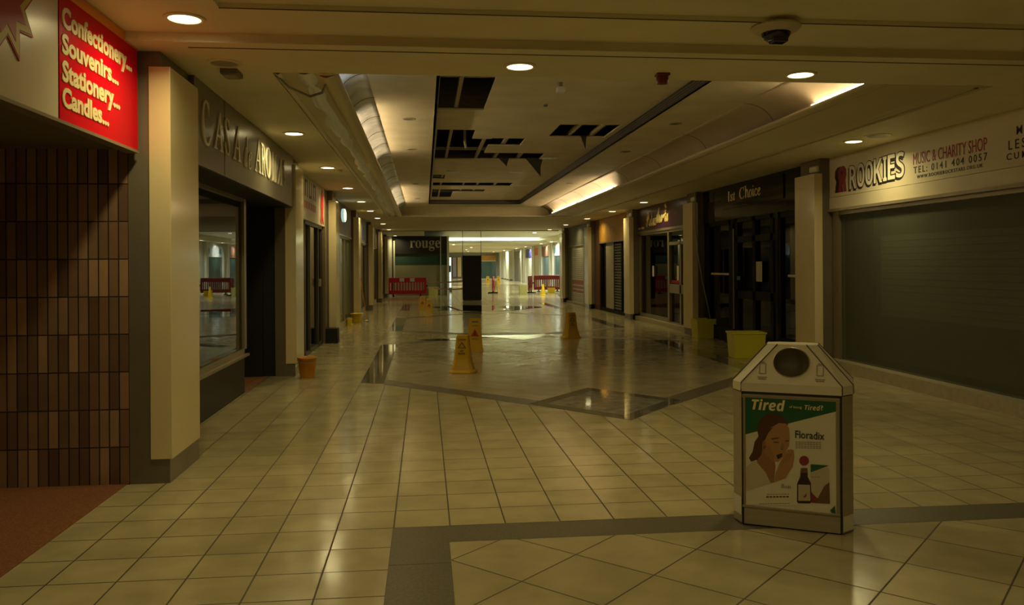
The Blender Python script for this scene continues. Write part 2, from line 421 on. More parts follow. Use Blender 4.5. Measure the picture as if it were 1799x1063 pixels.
fb.add([p for r0_ in rows for p in r0_], [(a * 9 + b, a * 9 + b + 1, a * 9 + b + 10, a * 9 + b + 9) for a in range(65) for b in range(8)], True)
struct('trim_%d' % n, MB().strip([(-1.235, 3.205), (-1.20, 3.185), (-1.165, 3.205)], 6.9, 26.38), M_facecream, solid=.004); n += 1
struct('trim_%d' % n, MB().strip([(-.86, 3.185), (-.81, 3.165), (-.74, 3.19)], 6.9, 26.38), M_mould, solid=.004); n += 1
struct('trim_%d' % n, fb, mat('crumpled_foil_lagging', (.78, .82, .86), .32, .2, bump=.4, bscale=12), solid=.004); n += 1
def arc(xc, xe, z0, z1): return [(xe + (xc - xe) * math.cos(t * math.pi / 16), z0 + (z1 - z0) * math.sin(t * math.pi / 16)) for t in range(9)]
struct('ceiling_cove', MB().strip(arc(4.14, 3.76, 3.2, 3.5), 6.88, 26.6), M_cove, solid=.01)
struct('ceiling_cove', MB().strip(arc(-.86, -.56, 3.2, 3.5), 6.88, 26.6), M_foil, solid=.01)
struct('ceiling_cove', MB().strip(arc(26.62, 26.3, 3.2, 3.5), -.9, 4.2, axis='x'), M_ceil, solid=.01)
# seams on the cove panels
sm = MB()
for k in range(16):
    y = 8.1 + k * 1.15
    a = arc(4.138, 3.757, 3.2, 3.497)
    if k % 2: sm.strip([(p[0] - .006, p[1] - .004) for p in a], y, y + .006)
    a = arc(-.858, -.557, 3.2, 3.497); sm.strip([(p[0] + .008, p[1] - .004) for p in a], y, y + .012)
struct('trim_%d' % n, sm, Mj, solid=.003); n += 1
struct('ceiling', box(-1.2, 4.9, 6.80, 6.88, 3.21, 3.75), M_ceil)                  # upstand behind the cross strip
# lower flat ceiling around the tray (z 3.5) and the tray itself with its missing panels
TX0, TX1, TY1 = .16, 2.95, 25.2
c = MB(); c.box(-.60, TX0, 6.88, 26.35, 3.5, 3.6); c.box(TX1, 3.8, 6.88, 26.35, 3.5, 3.6); c.box(TX0, TX1, TY1, 26.35, 3.5, 3.6)
struct('ceiling', c, M_tray)
holes = [(.18, .78, 8.73, 10.6), (.2, .77, 12.18, 15.57), (.77, 1.08, 13.03, 15.57), (1.08, 1.62, 12.95, 13.75), (1.08, 2.19, 14.65, 15.52), (1.96, 2.86, 11.6, 12.75),
         (.2, .47, 18.24, 19.07), (.22, 2.19, 19.95, 20.8), (.78, 1.63, 21.75, 22.4), (.22, .78, 21.75, 24.3)]
xs = sorted({TX0, TX1, *[v for h in holes for v in h[:2]]}); ys = sorted({6.88, TY1, *[v for h in holes for v in h[2:]]})
c = MB()
for i in range(len(xs) - 1):
    j0 = None
    for j in range(len(ys)):
        solid_ = False
        if j < len(ys) - 1:
            mx_, my_ = (xs[i] + xs[i + 1]) / 2, (ys[j] + ys[j + 1]) / 2
            solid_ = not any(h[0] < mx_ < h[1] and h[2] < my_ < h[3] for h in holes)
        if solid_ and j0 is None: j0 = j
        if not solid_ and j0 is not None:
            c.box(xs[i], xs[i + 1], ys[j0], ys[j], 3.63, 3.65); j0 = None
struct('ceiling_tray', c, M_tray)
d = MB()   # dark slot diffuser round the tray
for (z0, z1) in ((3.50, 3.531), (3.536, 3.563), (3.568, 3.595), (3.600, 3.63)):
    d.box(TX1 - .004, TX1 + .03, 6.88, TY1, z0, z1); d.box(TX0, TX1, TY1 - .004, TY1 + .03, z0, z1); d.box(TX0 - .03, TX0 + .004, 6.88, TY1, z0, z1)
struct('trim_%d' % n, d, mat('dark_slot_diffuser', (.014, .012, .009), .5)); n += 1
d = MB()
for (z0, z1) in ((3.53, 3.537), (3.562, 3.569), (3.594, 3.601)):
    d.box(TX1 + .012, TX1 + .03, 6.88, TY1, z0, z1); d.box(TX0, TX1, TY1 + .012, TY1 + .03, z0, z1)
struct('trim_%d' % n, d, Mj); n += 1
# void above with timber runners crossing the openings and a few pipes
struct('ceiling_void', box(-1.2, 4.4, 6.7, 26.8, 4.25, 4.3), M_void)
c = MB()
for x in (.42, .99, 1.35, 1.80, 2.30, 2.66):
    c.box(x - .022, x + .022, 6.9, TY1, 3.66, 3.72)
for y in (9.2, 12.2, 15.0, 18.5, 20.4, 22.1, 23.6):
    c.box(TX0, TX1, y - .02, y + .02, 3.73, 3.78)
struct('trim_%d' % n, c, M_runner); n += 1
c = MB(); c.tube([(.2, 8.95, 3.86), (.9, 9.0, 3.9)], .035); c.tube([(.25, 12.5, 3.8), (1.7, 13.3, 3.85)], .03)
c.tube([(1.9, 11.9, 3.8), (2.9, 12.2, 3.82)], .05); c.tube([(1.0, 15.2, 3.8), (2.3, 14.9, 3.84)], .04); c.tube([(.2, 20.3, 3.85), (2.3, 20.5, 3.85)], .04)
struct('trim_%d' % n, c, M_pipe); n += 1
for (x, y, wd, dr, lab, sk) in [(2.10, 15.46, .34, .33, 'large torn grey sheet hanging from the ceiling hole nearest the slot vent', .12),
                                (1.52, 15.50, .2, .14, 'small torn sheet hanging at the middle of the ceiling hole row', .05),
                                (2.52, 12.72, .10, .2, 'narrow torn strip hanging from the lone right-hand ceiling hole', .03)]:
    pts = [(-wd / 2, .02), (wd / 2, .02), (wd * .35, -dr * .45), (sk, -dr), (-wd * .05, -dr * .5), (-wd * .3, -dr * .2)]
    tag(poly(MB(), pts, (x, y, 3.63), *FY, th=.006).build('torn_sheet', mat('torn_membrane', (.06, .055, .045), .7)), lab, 'torn sheet')
tag(MB().tube([(.66, 13.2, 3.9), (.66, 13.22, 3.6), (.68, 13.2, 3.5)], .022).build('hanging_duct_end', M_plastic), 'pale pipe end dangling in the biggest ceiling hole', 'pipe')

# ceiling beyond the first coffer, second coffer, far hall
c = MB(); c.box(-4.6, 16, 26.62, 37.5, 3.2, 3.6); c.box(-4.6, .0, 37.5, 57.5, 3.2, 3.6); c.box(8.6, 16, 37.5, 57.5, 3.2, 3.6); c.box(-4.6, 16, 57.5, 112, 3.2, 3.6)
c.box(-4.6, -.9, 26.4, 26.62, 3.2, 3.6); c.box(4.2, 16, 26.4, 26.62, 3.2, 3.6)
struct('ceiling', c, M_ceil)
struct('trim_%d' % n, box(-.8, 4.1, 26.38, 26.46, 3.185, 3.215), M_mould); n += 1
struct('ceiling', box(-.2, 8.8, 37.4, 57.7, 3.55, 3.65), M_farcream)
struct('ceiling_cove', MB().strip([(57.3, 3.18), (57.6, 3.2), (57.7, 3.35), (57.6, 3.48), (57.3, 3.55)], 0, 8.6, axis='x'), M_farcream, solid=.01)
struct('trim_%d' % n, box(-1.9, 6.2, 37.40, 37.5, 3.18, 3.2), Mj); n += 1

# ---------------------------------------------------------------- outer walls
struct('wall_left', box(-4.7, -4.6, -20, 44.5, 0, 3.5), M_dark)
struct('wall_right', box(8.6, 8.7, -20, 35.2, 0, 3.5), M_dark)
struct('wall_back', box(-4.7, 16, -20.1, -20, 0, 3.5), M_farcream)
struct('wall_alcove', box(-4.6, -2.17, 6.27, 6.45, 0, 2.48), M_brick)
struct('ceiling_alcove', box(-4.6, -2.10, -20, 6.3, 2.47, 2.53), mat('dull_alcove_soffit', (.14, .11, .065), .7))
c = MB()
for y in (6.5, 12.3, 17.9, 23.9, 30.2, 36.3, 42.3): c.box(-4.6, -2.2, y, y + .1, 0, 3.2)
c.box(6.15, 6.3, -20, 1, 0, 3.3)
struct('wall_party_left', c, M_dark)
c = MB()
for y in (12.0, 17.8, 23.4, 29.3, 35.1): c.box(6.3, 8.6, y, y + .1, 0, 3.2)
struct('wall_party_right', c, M_dark)

# ---------------------------------------------------------------- lamps
def downlight(x, y, z, label, kind='on', group='round ceiling downlights', r=.105):
    t = thing('downlight', label, 'downlight', (x, y, z), 0, group)
    MB().lathe([(r, -.002), (r * 1.0, -.012), (r * 1.2, -.010), (r * 1.28, .0)], n=28, cap=False).build('trim_ring', M_mould, t, solid=.002)
    MB().lathe([(r * .99, -.002), (r * .93, -.008), (r * .7, -.013), (r * .35, -.015), (.001, -.016)], n=24).build('lens', {'on': M_lens, 'far': M_farlens, 'off': M_offlens}[kind], t)
    if kind != 'off':
        la = bpy.data.lights.new('lamp_beam', 'AREA'); la.shape = 'DISK'; la.size = r * 1.6; la.spread = math.radians(152)
        la.energy = LAMP_W if kind == 'on' else FARLAMP_W
        la.color = (1, .84, .39) if kind == 'on' else (.95, 1, .80)
        lo_ = bpy.data.objects.new('lamp_beam', la); COL.objects.link(lo_); lo_.parent = t; lo_.location = (0, 0, -.022)
    return t
downlight(-1.58, 5.62, 3.26, 'lit downlight beside the red sign, nearest of all')
downlight(.77, 6.49, 3.2, 'lit downlight in the middle of the near cross beam')
downlight(3.17, 6.58, 3.2, 'lit downlight on the near cross beam by the security camera')
downlight(-1.55, 6.575, 3.2, 'dead unlit downlight above the nearest left pillar', 'off')
ordn = ['first', 'second', 'third', 'fourth', 'fifth', 'sixth', 'seventh', 'eighth', 'ninth']
for i, y in enumerate((9.99, 13.4, 16.87, 20.4, 23.8, 27.4, 31.1, 36.0, 43.5)):
    downlight(-1.55, y, 3.2, '%s lit downlight along the left shopfronts, counted from the near beam' % ordn[i], group='downlights along the left shopfronts')
for i, y in enumerate((10.13, 20.4, 23.9, 27.7, 32.0, 36.2)):
    downlight(5.6, y, 3.2, '%s lit downlight along the right shopfronts, counted from the charity shop' % ordn[i], group='downlights along the right shopfronts')
for i, (x, y) in enumerate([(6.58, 48.5), (8.7, 50.5), (8.7, 55.5), (8.7, 60.5), (8.7, 70), (8.7, 77), (8.6, 88), (8.2, 97), (4.12, 72), (4.2, 82), (4.9, 92), (2.2, 62), (11.5, 42), (6.0, 41)]):
    downlight(x, y, 3.2 if not (0 < x < 8.6 and 37.5 < y < 57.5) else 3.55, '%s white downlight in the bright far hall, counted from the near end' % (ordn + ['tenth', 'eleventh', 'twelfth', 'thirteenth', 'fourteenth'])[i], 'far', 'white downlights in the far hall', r=.13)
for i, (x, y) in enumerate([(-.9, 2.0), (.77, .6), (3.17, .6), (.77, -3.2), (3.17, -3.2), (2.0, -9)]):
    downlight(x, y, 3.29, '%s lit downlight over the concourse behind the viewpoint' % ordn[i], group='downlights behind the viewpoint')
def tubelight(x, y0, y1, z, label, m=None, axis='y'):
    t = thing('fluorescent_tube', label, 'tube light', ((x, (y0 + y1) / 2, z) if axis == 'y' else ((y0 + y1) / 2, x, z)), 0, 'cove tube lights')
    P = lambda q, dz=0: (x, q, z + dz) if axis == 'y' else (q, x, z + dz)
    MB().tube([P(y0), P(y1)], .016, 8).build('tube', m or M_tube, t, world=True)
    for ya, yb in ((y0 - .05, y0 + .01), (y1 - .01, y1 + .05)): MB().tube([P(ya), P(yb)], .02, 8).build('end_cap', M_plastic, t, world=True)
tubelight(4.075, 7.0, 8.2, 3.262, 'bright tube light in the right cove close to the cross beam')
tubelight(4.075, 17.3, 21.4, 3.262, 'bright tube light in the right cove, nearer one of the far pair')
tubelight(4.075, 21.6, 25.8, 3.262, 'bright tube light in the right cove, farther one of the far pair')
tubelight(-.80, 6.95, 8.0, 3.262, 'short tube light behind the left cove lip beside the cross beam', mat('cool_short_tube', (.9, .9, .9), .4, emit=(.80, .9, 1), estr=9))
tubelight(-.80, 9.6, 13.6, 3.262, 'tube light behind the left cove lip, nearer one')
tubelight(-.80, 19.5, 24.5, 3.262, 'tube light behind the left cove lip, farther one')
tubelight(57.3, .6, 4.2, 3.235, 'cool tube light in the far cove, left one', M_fartube, 'x')
tubelight(57.3, 4.4, 8.2, 3.235, 'cool tube light in the far cove, right one', M_fartube, 'x')
struct('trim_%d' % n, box(0, 8.6, 57.1, 57.2, 3.17, 3.34), M_farcream); n += 1

# ceiling fittings
t = thing('security_camera', 'off white dome security camera on the near ceiling', 'security camera', (2.452, 5.46, 3.26))
MB().lathe([(.165, 0), (.17, -.012), (.15, -.035), (.12, -.05)], n=32).build('housing', M_plastic, t)
MB().lathe([(.10, -.05), (.098, -.065), (.085, -.085), (.06, -.10), (.001, -.105)], n=28).build('dome', M_dome, t)
MB().box(-.05, .06, -.075, .02, -.125, -.06).build('lens_block', M_dome, t, bevel=.012)
t = thing('fire_alarm_sounder', 'small dark red alarm sounder on the cross beam', 'alarm', (1.995, 6.66, 3.2))
MB().box(-.055, .055, -.05, .05, -.02, 0).build('base', M_alarm, t, bevel=.006)
MB().lathe([(.05, -.02), (.055, -.05), (.045, -.085), (.02, -.09)], n=20).build('horn', M_alarm, t)
def disc(x, y, z, name, label, r=.06, m=None, h=.03):
    t = thing(name, label, 'ceiling fitting', (x, y, z), 0)
    MB().lathe([(r, 0), (r, -h * .4), (r * .75, -h), (.001, -h)], n=20).build('body', m or M_plastic, t)
    MB().lathe([(r * 1.25, 0), (r * 1.25, -.006), (r, -.008)], n=20).build('base_ring', M_mould, t)
disc(5.66, 9.66, 3.2, 'smoke_detector', 'flat round vent on the ceiling beside the lit lamp over the charity sign', .13, M_pipe, .02)
t = thing('emergency_light', 'small dark box on the ceiling above the bronze sign', 'emergency light', (-1.56, 6.86, 3.2))
MB().box(-.07, .07, -.1, .1, -.04, 0).build('body', M_greyfas, t, bevel=.006); MB().box(-.05, .05, -.08, .08, -.05, -.04).build('diffuser', M_offlens, t)
tag(MB().tube([(-1.22, 6.95, 3.19), (-1.16, 7.2, 3.15), (-1.02, 7.5, 3.135), (-.9, 7.4, 3.15), (-.82, 7.1, 3.19)], .012).build('loose_cable', M_pipe), 'loose cable loop drooping at the near left corner of the coffer', 'cable')
disc(-1.42, 13.75, 3.2, 'smoke_detector', 'small detector just past the second lit lamp on the left', .07)
for x, y, lab in [(-.19, 10.6, 'unlit spotlight on the pale ceiling left of the tray, nearest'), (-.2, 13.35, 'unlit spotlight on the pale ceiling left of the tray, second'),
             (-.2, 19.0, 'unlit spotlight on the pale ceiling left of the tray, third'), (-.2, 23.2, 'unlit spotlight on the pale ceiling left of the tray, farthest'),
             (3.38, 10.7, 'unlit spotlight on the pale ceiling right of the tray, nearest'), (3.37, 13.4, 'unlit spotlight on the pale ceiling right of the tray, second'),
             (3.38, 18.7, 'unlit spotlight on the pale ceiling right of the tray, third'), (3.37, 22.9, 'unlit spotlight on the pale ceiling right of the tray, farthest')]:
    t = thing('unlit_spotlight', lab, 'spotlight', (x, y, 3.5), 0, 'dead spotlights round the ceiling tray')
    MB().lathe([(.085, 0), (.085, -.006), (.062, -.006)], n=20, cap=False).build('trim_ring', M_runner, t, solid=.003)
    MB().lathe([(.06, -.003), (.001, -.005)], n=16).build('lens', M_greyfas, t)
t = thing('sprinkler_pendant', 'small grey box hanging from the tray ceiling near the cross beam', 'sensor', (1.517, 8.95, 3.63))
MB().box(-.02, .02, -.02, .02, -.05, 0).build('stem', M_pipe, t); MB().box(-.045, .045, -.05, .05, -.11, -.05).build('body', M_litwhite, t, bevel=.008)
disc(1.526, 10.17, 3.63, 'ceiling_sprinkler', 'tiny sprinkler head on the tray ceiling left of centre', .03, M_greyfas)
for x, y, lab in [(2.36, 15.3, 'pale flat vent right of the hanging torn sheet'), (.62, 17.6, 'pale flat vent left, before the small square hole'), (2.0, 17.6, 'pale flat vent right, before the long hole row'), (2.45, 20.4, 'pale flat vent at the right end of the long hole row')]:
    tag(MB().box(x - .14, x + .14, y - .1, y + .1, 3.618, 3.63).build('ceiling_vent', M_litwhite), lab, 'vent', 'pale vents on the tray ceiling')

# ---------------------------------------------------------------- pillars
def pillar_left(y, top, label, dep=.75):
    t = thing('pillar', label, 'pillar', (-2.0, y + dep / 2, 0), 0, 'cream cased pillars on the left')
    c = MB(); c.box(-2.17, -1.94, y + .012, y + dep - .012, .19, 3.2); c.box(-2.17, -1.885, y + .012, y + dep + .03, 0, .19)
    c.build('stone_core', M_stone, t, world=True)
    MB().box(-2.02, -1.865, y, y + dep, .18, top).build('casing', M_case, t, world=True, bevel=.004)
    return t
for y, top, lab in [(6.26, 3.085, 'tall cream cased pillar beside the red confectionery sign'), (12.15, 3.09, 'cream cased pillar with the orange bucket at its foot'),
                    (17.55, 3.0, 'cream cased pillar behind the low black box'), (23.6, 3.0, 'cream cased pillar just past the yellow mop bucket'),
                    (29.9, 3.1, 'cream cased pillar on the left, third before the far red barrier'), (36.0, 3.1, 'cream cased pillar on the left, second before the far red barrier'), (42.0, 3.1, 'last cream cased pillar on the left, beside the far red barrier')]:
    pillar_left(y, top, lab)
def pillar_right(y, label, dep=.66):
    t = thing('pillar', label, 'pillar', (6.1, y + dep / 2, 0), 0, 'cream cased pillars on the right')
    c = MB(); c.box(6.0, 6.3, y + .012, y + dep - .012, 0, 3.2); c.box(5.93, 6.3, y + .012, y + dep + .02, 0, .17)
    c.build('stone_core', M_stone, t, world=True)
    MB().box(5.9, 6.03, y, y + dep, .16, 2.97).build('casing', M_case, t, world=True, bevel=.004)
    MB().box(5.96, 6.2, y + .05, y + .3, 3.0, 3.1).build('cap_box', M_mould, t, world=True, bevel=.02)
for y, lab in [(11.82, 'cream cased pillar behind the litter bin, left of the charity shop'), (17.5, 'cream cased pillar with the farther yellow tub at its foot'), (23.1, 'cream cased pillar left of the plum sign'),
               (29.1, 'cream cased pillar between the ochre fascia and the white shutter'), (34.7, 'last cream cased pillar on the right, beyond the white shutter')]:
    pillar_right(y, lab)

# ---------------------------------------------------------------- left shop 1: confectionery sign
t = thing('fascia_sign', 'long red and white sign listing confectionery, souvenirs, stationery and candles', 'sign', (-2.1, 5.0, 2.45))
MB().box(-2.16, -2.09, -3, 4.935, 2.455, 3.255).build('white_panel', M_white, t, world=True)
MB().box(-2.16, -2.085, 4.94, 6.225, 2.455, 3.19).build('red_panel', M_red, t, world=True)
MB().box(-2.16, -2.08, 4.94, 6.225, 3.19, 3.255).build('orange_edge', M_orange, t, world=True)
MB().box(-2.16, -2.075, -3, 6.225, 2.435, 2.455).build('bottom_channel', M_alu, t, world=True)
for wd, z, wdt in (('Confectionery...', 3.005, 1.135), ('Souvenirs...', 2.845, .875), ('Stationery...', 2.69, .90), ('Candles...', 2.535, .70)):
    # letters share one cap height; the descender drops below
    h = .165 if 'y' in wd else .122
    z0 = z - (.043 if 'y' in wd else 0)
    text(MB(), wd, (-2.085, 4.965, z0), *LX, wdt, h, .006, offset=.036, space=1.0).build('lettering', M_lettercream, t, world=True)
def star(cy, cz, R, k, jit):
    r = random.Random(3); pts = []
    for i in range(2 * k):
        a = math.pi / 2 + math.pi * i / k + .1; rr = R * (1 if i % 2 == 0 else .66) * (1 + (r.random() - .5) * jit)
        pts.append((cy + rr * math.cos(a), cz + rr * math.sin(a)))
    return pts
def starburst(R, m, x, par, nm):
    pts = star(0, 0, R, 9, .12); mb = MB(); mb.add([(x, 4.33 + p[0], 2.97 + p[1]) for p in pts] + [(x, 4.33, 2.97)] + [(x - .006, 4.33 + p[0], 2.97 + p[1]) for p in pts],
        [(i, (i + 1) % 18, 18) for i in range(18)] + [(i, (i + 1) % 18, 19 + (i + 1) % 18, 19 + i) for i in range(18)])
    return mb.build(nm, m, par, world=True)
sb = starburst(.31, M_starred, -2.083, t, 'starburst')
starburst(.288, M_staryellow, -2.081, sb, 'yellow_border'); starburst(.215, M_starred, -2.079, sb, 'red_centre')

# ---------------------------------------------------------------- left shop 2: bronze fascia
t = thing('fascia_sign', 'bronze fascia with tall thin pale lettering above the glazed shop', 'sign', (-2.0, 9.6, 2.47))
MB().box(-2.1, -1.9, 7.02, 12.14, 2.47, 3.198).build('panel', M_bronze, t, world=True)
MB().box(-1.8995, -1.897, 8.05, 8.056, 2.47, 3.198).build('joint', M_creamline, t, world=True)
for s, ya, wd, hh, zz in (('C', 7.28, .27, .40, 2.66), ('A', 7.62, .36, .37, 2.68), ('S', 8.06, .22, .36, 2.68), ('A', 8.36, .36, .36, 2.68), ('A', 9.40, .36, .38, 2.68), ('R', 9.80, .24, .37, 2.68), ('O', 10.1, .34, .38, 2.68), ('M', 10.50, .36, .36, 2.68), ('A', 10.88, .34, .36, 2.68)):
    text(MB(), chr(0x1D434 + ord(s) - 65), (-1.9, ya, zz), *LX, wd, hh, .012, offset=.004, shear=-.25).build('lettering', M_silverletter, t, world=True)
for i, s in enumerate('de'):
    text(MB(), chr(0x1D44E + ord(s) - 97), (-1.9, 8.88 + i * .2, 2.66), *LX, .15, .34 if s == 'd' else .2, .012).build('lettering', M_silverletter, t, world=True)
MB().tube([(-1.895, 11.34 + .07 * math.sin(a * .9), 2.72 + .045 * a) for a in range(8)], .014).build('dolphin_emblem', M_silverletter, t, world=True)
W1 = structE('window_1', (-2.29, 8.8, 0))
c = MB(); c.box(-2.33, -2.26, 7.0, 10.68, .49, .56); c.box(-2.33, -2.26, 10.56, 10.68, .5, 2.5); c.box(-2.33, -2.27, 7.0, 10.68, 2.42, 2.5); c.box(-2.34, -2.22, 7.0, 10.66, .475, .505)
c.build('frame', M_alu, W1, world=True)
MB().box(-2.302, -2.294, 7.0, 10.56, .56, 2.42).build('pane', M_glass, W1, world=True)
struct('wall_stall_riser', box(-2.34, -2.285, 7.0, 10.66, 0, .476), M_darkwood)
struct('ceiling_soffit', box(-2.6, -1.91, 7.0, 12.14, 2.46, 2.475), M_black)
c = MB(); c.box(-2.6, -2.32, 7.0, 10.68, 2.5, 3.2); c.box(-3.7, -3.6, 10.6, 12.3, 0, 3.2); c.box(-3.7, -2.345, 12.13, 12.29, 0, 3.2); c.box(-3.7, -2.17, 12.2, 12.3, 0, 2.9); c.box(-3.6, -2.33, 10.66, 10.72, 0, 2.5); c.box(-3.7, -2.2, 10.66, 12.2, 2.57, 2.62)
struct('wall_recess', c, M_black)
flat('floor_recess', [(-3.6, 10.7), (-2.26, 10.7), (-2.26, 12.14), (-3.6, 12.14)], M_redtile, .004)
for bx, lab in [((-2.85, -2.36, 8.9, 10.15, .0, .68), 'wide pale display box on the floor inside the left shop window'), ((-2.78, -2.40, 9.0, 9.75, .68, .90), 'middle pale box stacked in the left shop window'), ((-2.7, -2.44, 9.05, 9.4, .90, 1.15), 'top pale box stacked in the left shop window')]:
    t = thing('display_box', lab, 'box', ((bx[0] + bx[1]) / 2, (bx[2] + bx[3]) / 2, bx[4]), 0, 'stacked display boxes')
    MB().box(*bx[:5], bx[5] - .03).build('body', M_farcream, t, world=True, bevel=.008)
    MB().box(bx[0] - .01, bx[1] + .01, bx[2] - .01, bx[3] + .01, bx[5] - .03, bx[5]).build('lid', M_farcream, t, world=True, bevel=.006)

# ---------------------------------------------------------------- left shop 3
t = thing('fascia_sign', 'cream sign with dark lettering and red ribbon emblem above the dark doors', 'sign', (-2.08, 15.2, 2.42))
MB().box(-2.16, -2.06, 12.9, 17.2, 2.42, 3.198).build('panel', M_cream, t, world=True)
mk = MB()
for k in range(7):
    y = 14.2 + k * .26
    poly(mk, [(0, 0), (.06, 0), (.06, .30), (0, .30)], (-2.06, y, 2.83), *LX, .004)
    if k % 2: poly(mk, [(0, 0), (.2, 0), (.2, .05), (0, .05)], (-2.06, y, 3.08 if k % 3 else 2.83), *LX, .004)
mk.build('dark_lettering', M_ink, t, world=True)
mk = MB()
for k in range(9): poly(mk, [(0, 0), (.10, 0), (.10, .13), (0, .13)], (-2.06, 14.15 + k * .2, 2.62), *LX, .004)
mk.build('red_lettering', M_pink, t, world=True)
poly(MB(), [(.0, 0), (.1, .12), (.05, .3), (.12, .52), (.3, .64), (.46, .5), (.5, .3), (.42, .12), (.52, -.06), (.38, -.06), (.3, .06), (.16, -.08)], (-2.06, 16.5, 2.52), *LX, .01).build('red_ribbon', mat('signal_red', (.6, .015, .02), .35), t, world=True)
struct('wall_pier_left', box(-2.3, -2.13, 12.85, 14.7, 0, 2.42), M_stone)
D = structE('door_1', (-2.12, 16.0, 0))
c = MB()
for y in (14.7, 15.35, 16.5, 17.15): c.box(-2.17, -2.10, y - .03, y + .03, 0, 2.42)
c.box(-2.17, -2.10, 14.7, 17.15, 2.36, 2.42); c.box(-2.17, -2.10, 14.7, 17.15, 0, .06)
c.build('frame', mat('dark_bronze_frame', (.09, .075, .05), .4), D, world=True)
MB().box(-2.15, -2.142, 14.7, 17.15, .06, 2.36).build('pane', glass_mat('black_door_glass', (.10, .10, .09), 1.35), D, world=True)
MB().box(-2.10, -2.06, 16.55, 16.6, 1.2, 1.35).build('handle', M_plastic, D, world=True)
struct('wall_pier_left', box(-2.3, -2.05, 17.2, 17.56, 0, 3.2), mat('brown_pier_paint', (.20, .15, .09), .4))
tag(MB().box(-2.045, -1.80, 17.18, 17.5, 0, .31).build('black_box', M_black, None, bevel=.01), 'low black box standing against the third left pillar', 'box')

# ---------------------------------------------------------------- left shops further on
def glazed_left(k, y0, y1, fas_m, pane_m, zf=2.45, label=None, name='fascia_sign', mull=3, fram=M_alu):
    t = thing(name, label, 'sign', (-2.1, (y0 + y1) / 2, zf))
    MB().box(-2.18, -2.08, y0, y1, zf, 3.198).build('panel', fas_m, t, world=True)
    MB().box(-2.18, -2.065, y0, y1, zf - .03, zf).build('bottom_rail', fram, t, world=True)
    Wn = structE('window_%d' % k, (-2.14, (y0 + y1) / 2, 0))
    c = MB(); c.box(-2.18, -2.1, y0, y1, 0, .16); c.box(-2.18, -2.1, y0, y1, zf - .08, zf - .03)
    for i in range(mull + 1):
        y = y0 + (y1 - y0) * i / mull; c.box(-2.18, -2.1, y - .035, y + .035, .16, zf - .03)
    c.build('frame', fram, Wn, world=True)
    MB().box(-2.15, -2.142, y0, y1, .16, zf - .08).build('pane', pane_m, Wn, world=True)
    return t
M_glgreen = mat('whitewashed_green_glass', (.17, .20, .13), .2)
glazed_left(2, 18.32, 23.58, mat('maroon_fascia', (.05, .022, .024), .4), M_glgreen, 2.4, 'dark maroon fascia above greenish whitewashed glass on the left')
t = thing('projecting_sign', 'round glowing pale blue sign standing off the maroon fascia on the left', 'sign', (-2.075, 20.2, 2.7))
MB().lathe([(.001, -.03), (.16, -.03), (.165, 0), (.16, .03), (.001, .03)], n=24).build('disc', M_litsign, t)
ds = [o for o in bpy.data.objects if o.parent == t][0]; ds.rotation_euler = (0, math.pi / 2, 0); ds.location = (.12, 0, .14); ds.scale = (1, 2.4, 1)
MB().box(.0, .10, -.02, .02, .12, .16).build('bracket', M_alu, t)
g3 = glazed_left(3, 24.4, 29.88, M_greyfas, M_dglass, 2.4, 'dark grey fascia with a blue notice past the mop bucket')
MB().box(-2.08, -2.07, 27.6, 29.6, 2.5, 3.1).build('blue_board', M_bluesign, g3, world=True)
glazed_left(4, 30.7, 35.98, mat('brown_fascia', (.10, .07, .04), .4), M_dglass, 2.4, 'brown fascia on the left, second before the corner shop')
glazed_left(5, 36.8, 41.98, M_greyfas, M_dglass, 2.4, 'grey fascia on the left, last before the corner shop')

# ---------------------------------------------------------------- right: charity shop
t = thing('fascia_sign', 'long cream charity shop sign with black outlined letters and red phone line', 'sign', (6.2, 8.0, 2.42))
MB().box(6.15, 6.25, 1, 11.84, 2.60, 3.198).build('panel', M_cream, t, world=True)
MB().box(6.145, 6.25, 1, 11.84, 2.42, 2.594).build('lower_board', M_cream, t, world=True)
MB().box(6.12, 6.25, 1, 11.84, 2.38, 2.42).build('bottom_rail', M_alu, t, world=True)
y = 11.235
for i, ch in enumerate('ROOKIES'):
    wdt = (.185, .19, .19, .2, .085, .165, .18)[i]
    z = 2.675 + .006 * i
    sh = MB(); text(sh, alpha(ch, 'sb'), (6.15, y + .042, z - .034), *RX, wdt + .03, .345, .002, offset=.025)
    lf = sh.build('letter_shadow', M_ink, t, world=True)
    text(MB(), alpha(ch, 'sb'), (6.148, y + .012, z - .012), *RX, wdt + .024, .354, .002, offset=.025).build('letter_outline', M_ink, t, world=True)
    text(MB(), alpha(ch, 'sb'), (6.146, y, z), *RX, wdt, .33, .003, offset=-.008).build('letter_face', M_facecream, t, world=True)
    y -= wdt + .027
em = MB()
def figR(mb, y, th, z0=2.655):
    poly(mb, [(.0, 0), (.09, 0), (.13, .17), (.15, 0), (.23, 0), (.2, .17), (.23, .24), (.22, .33), (.16, .38), (.07, .37), (.01, .32), (.0, .22), (.04, .17)], (6.15, y, z0), *RX, th)
figR(em, 11.66, .004); em.build('emblem_shadow', M_ink, t, world=True)
em = MB(); figR(em, 11.56, .008); e = em.build('emblem_figure', M_redink, t, world=True)
st = [(.115 + .045 * (1 if i % 2 == 0 else .4) * math.cos(math.pi / 2 + i * math.pi / 5), .28 + .045 * (1 if i % 2 == 0 else .4) * math.sin(math.pi / 2 + i * math.pi / 5)) for i in range(10)]
mb = MB(); mb.add([(6.139, 11.56 - a, 2.655 + b) for a, b in st] + [(6.139, 11.56 - .115, 2.935)], [(i, (i + 1) % 10, 10) for i in range(10)]); mb.build('star', M_ink, e, world=True)
text(MB(), 'MUSIC & CHARITY SHOP', (6.15, 9.69, 2.835), *RX, 1.36, .145, .003).build('red_lettering', M_redink, t, world=True)
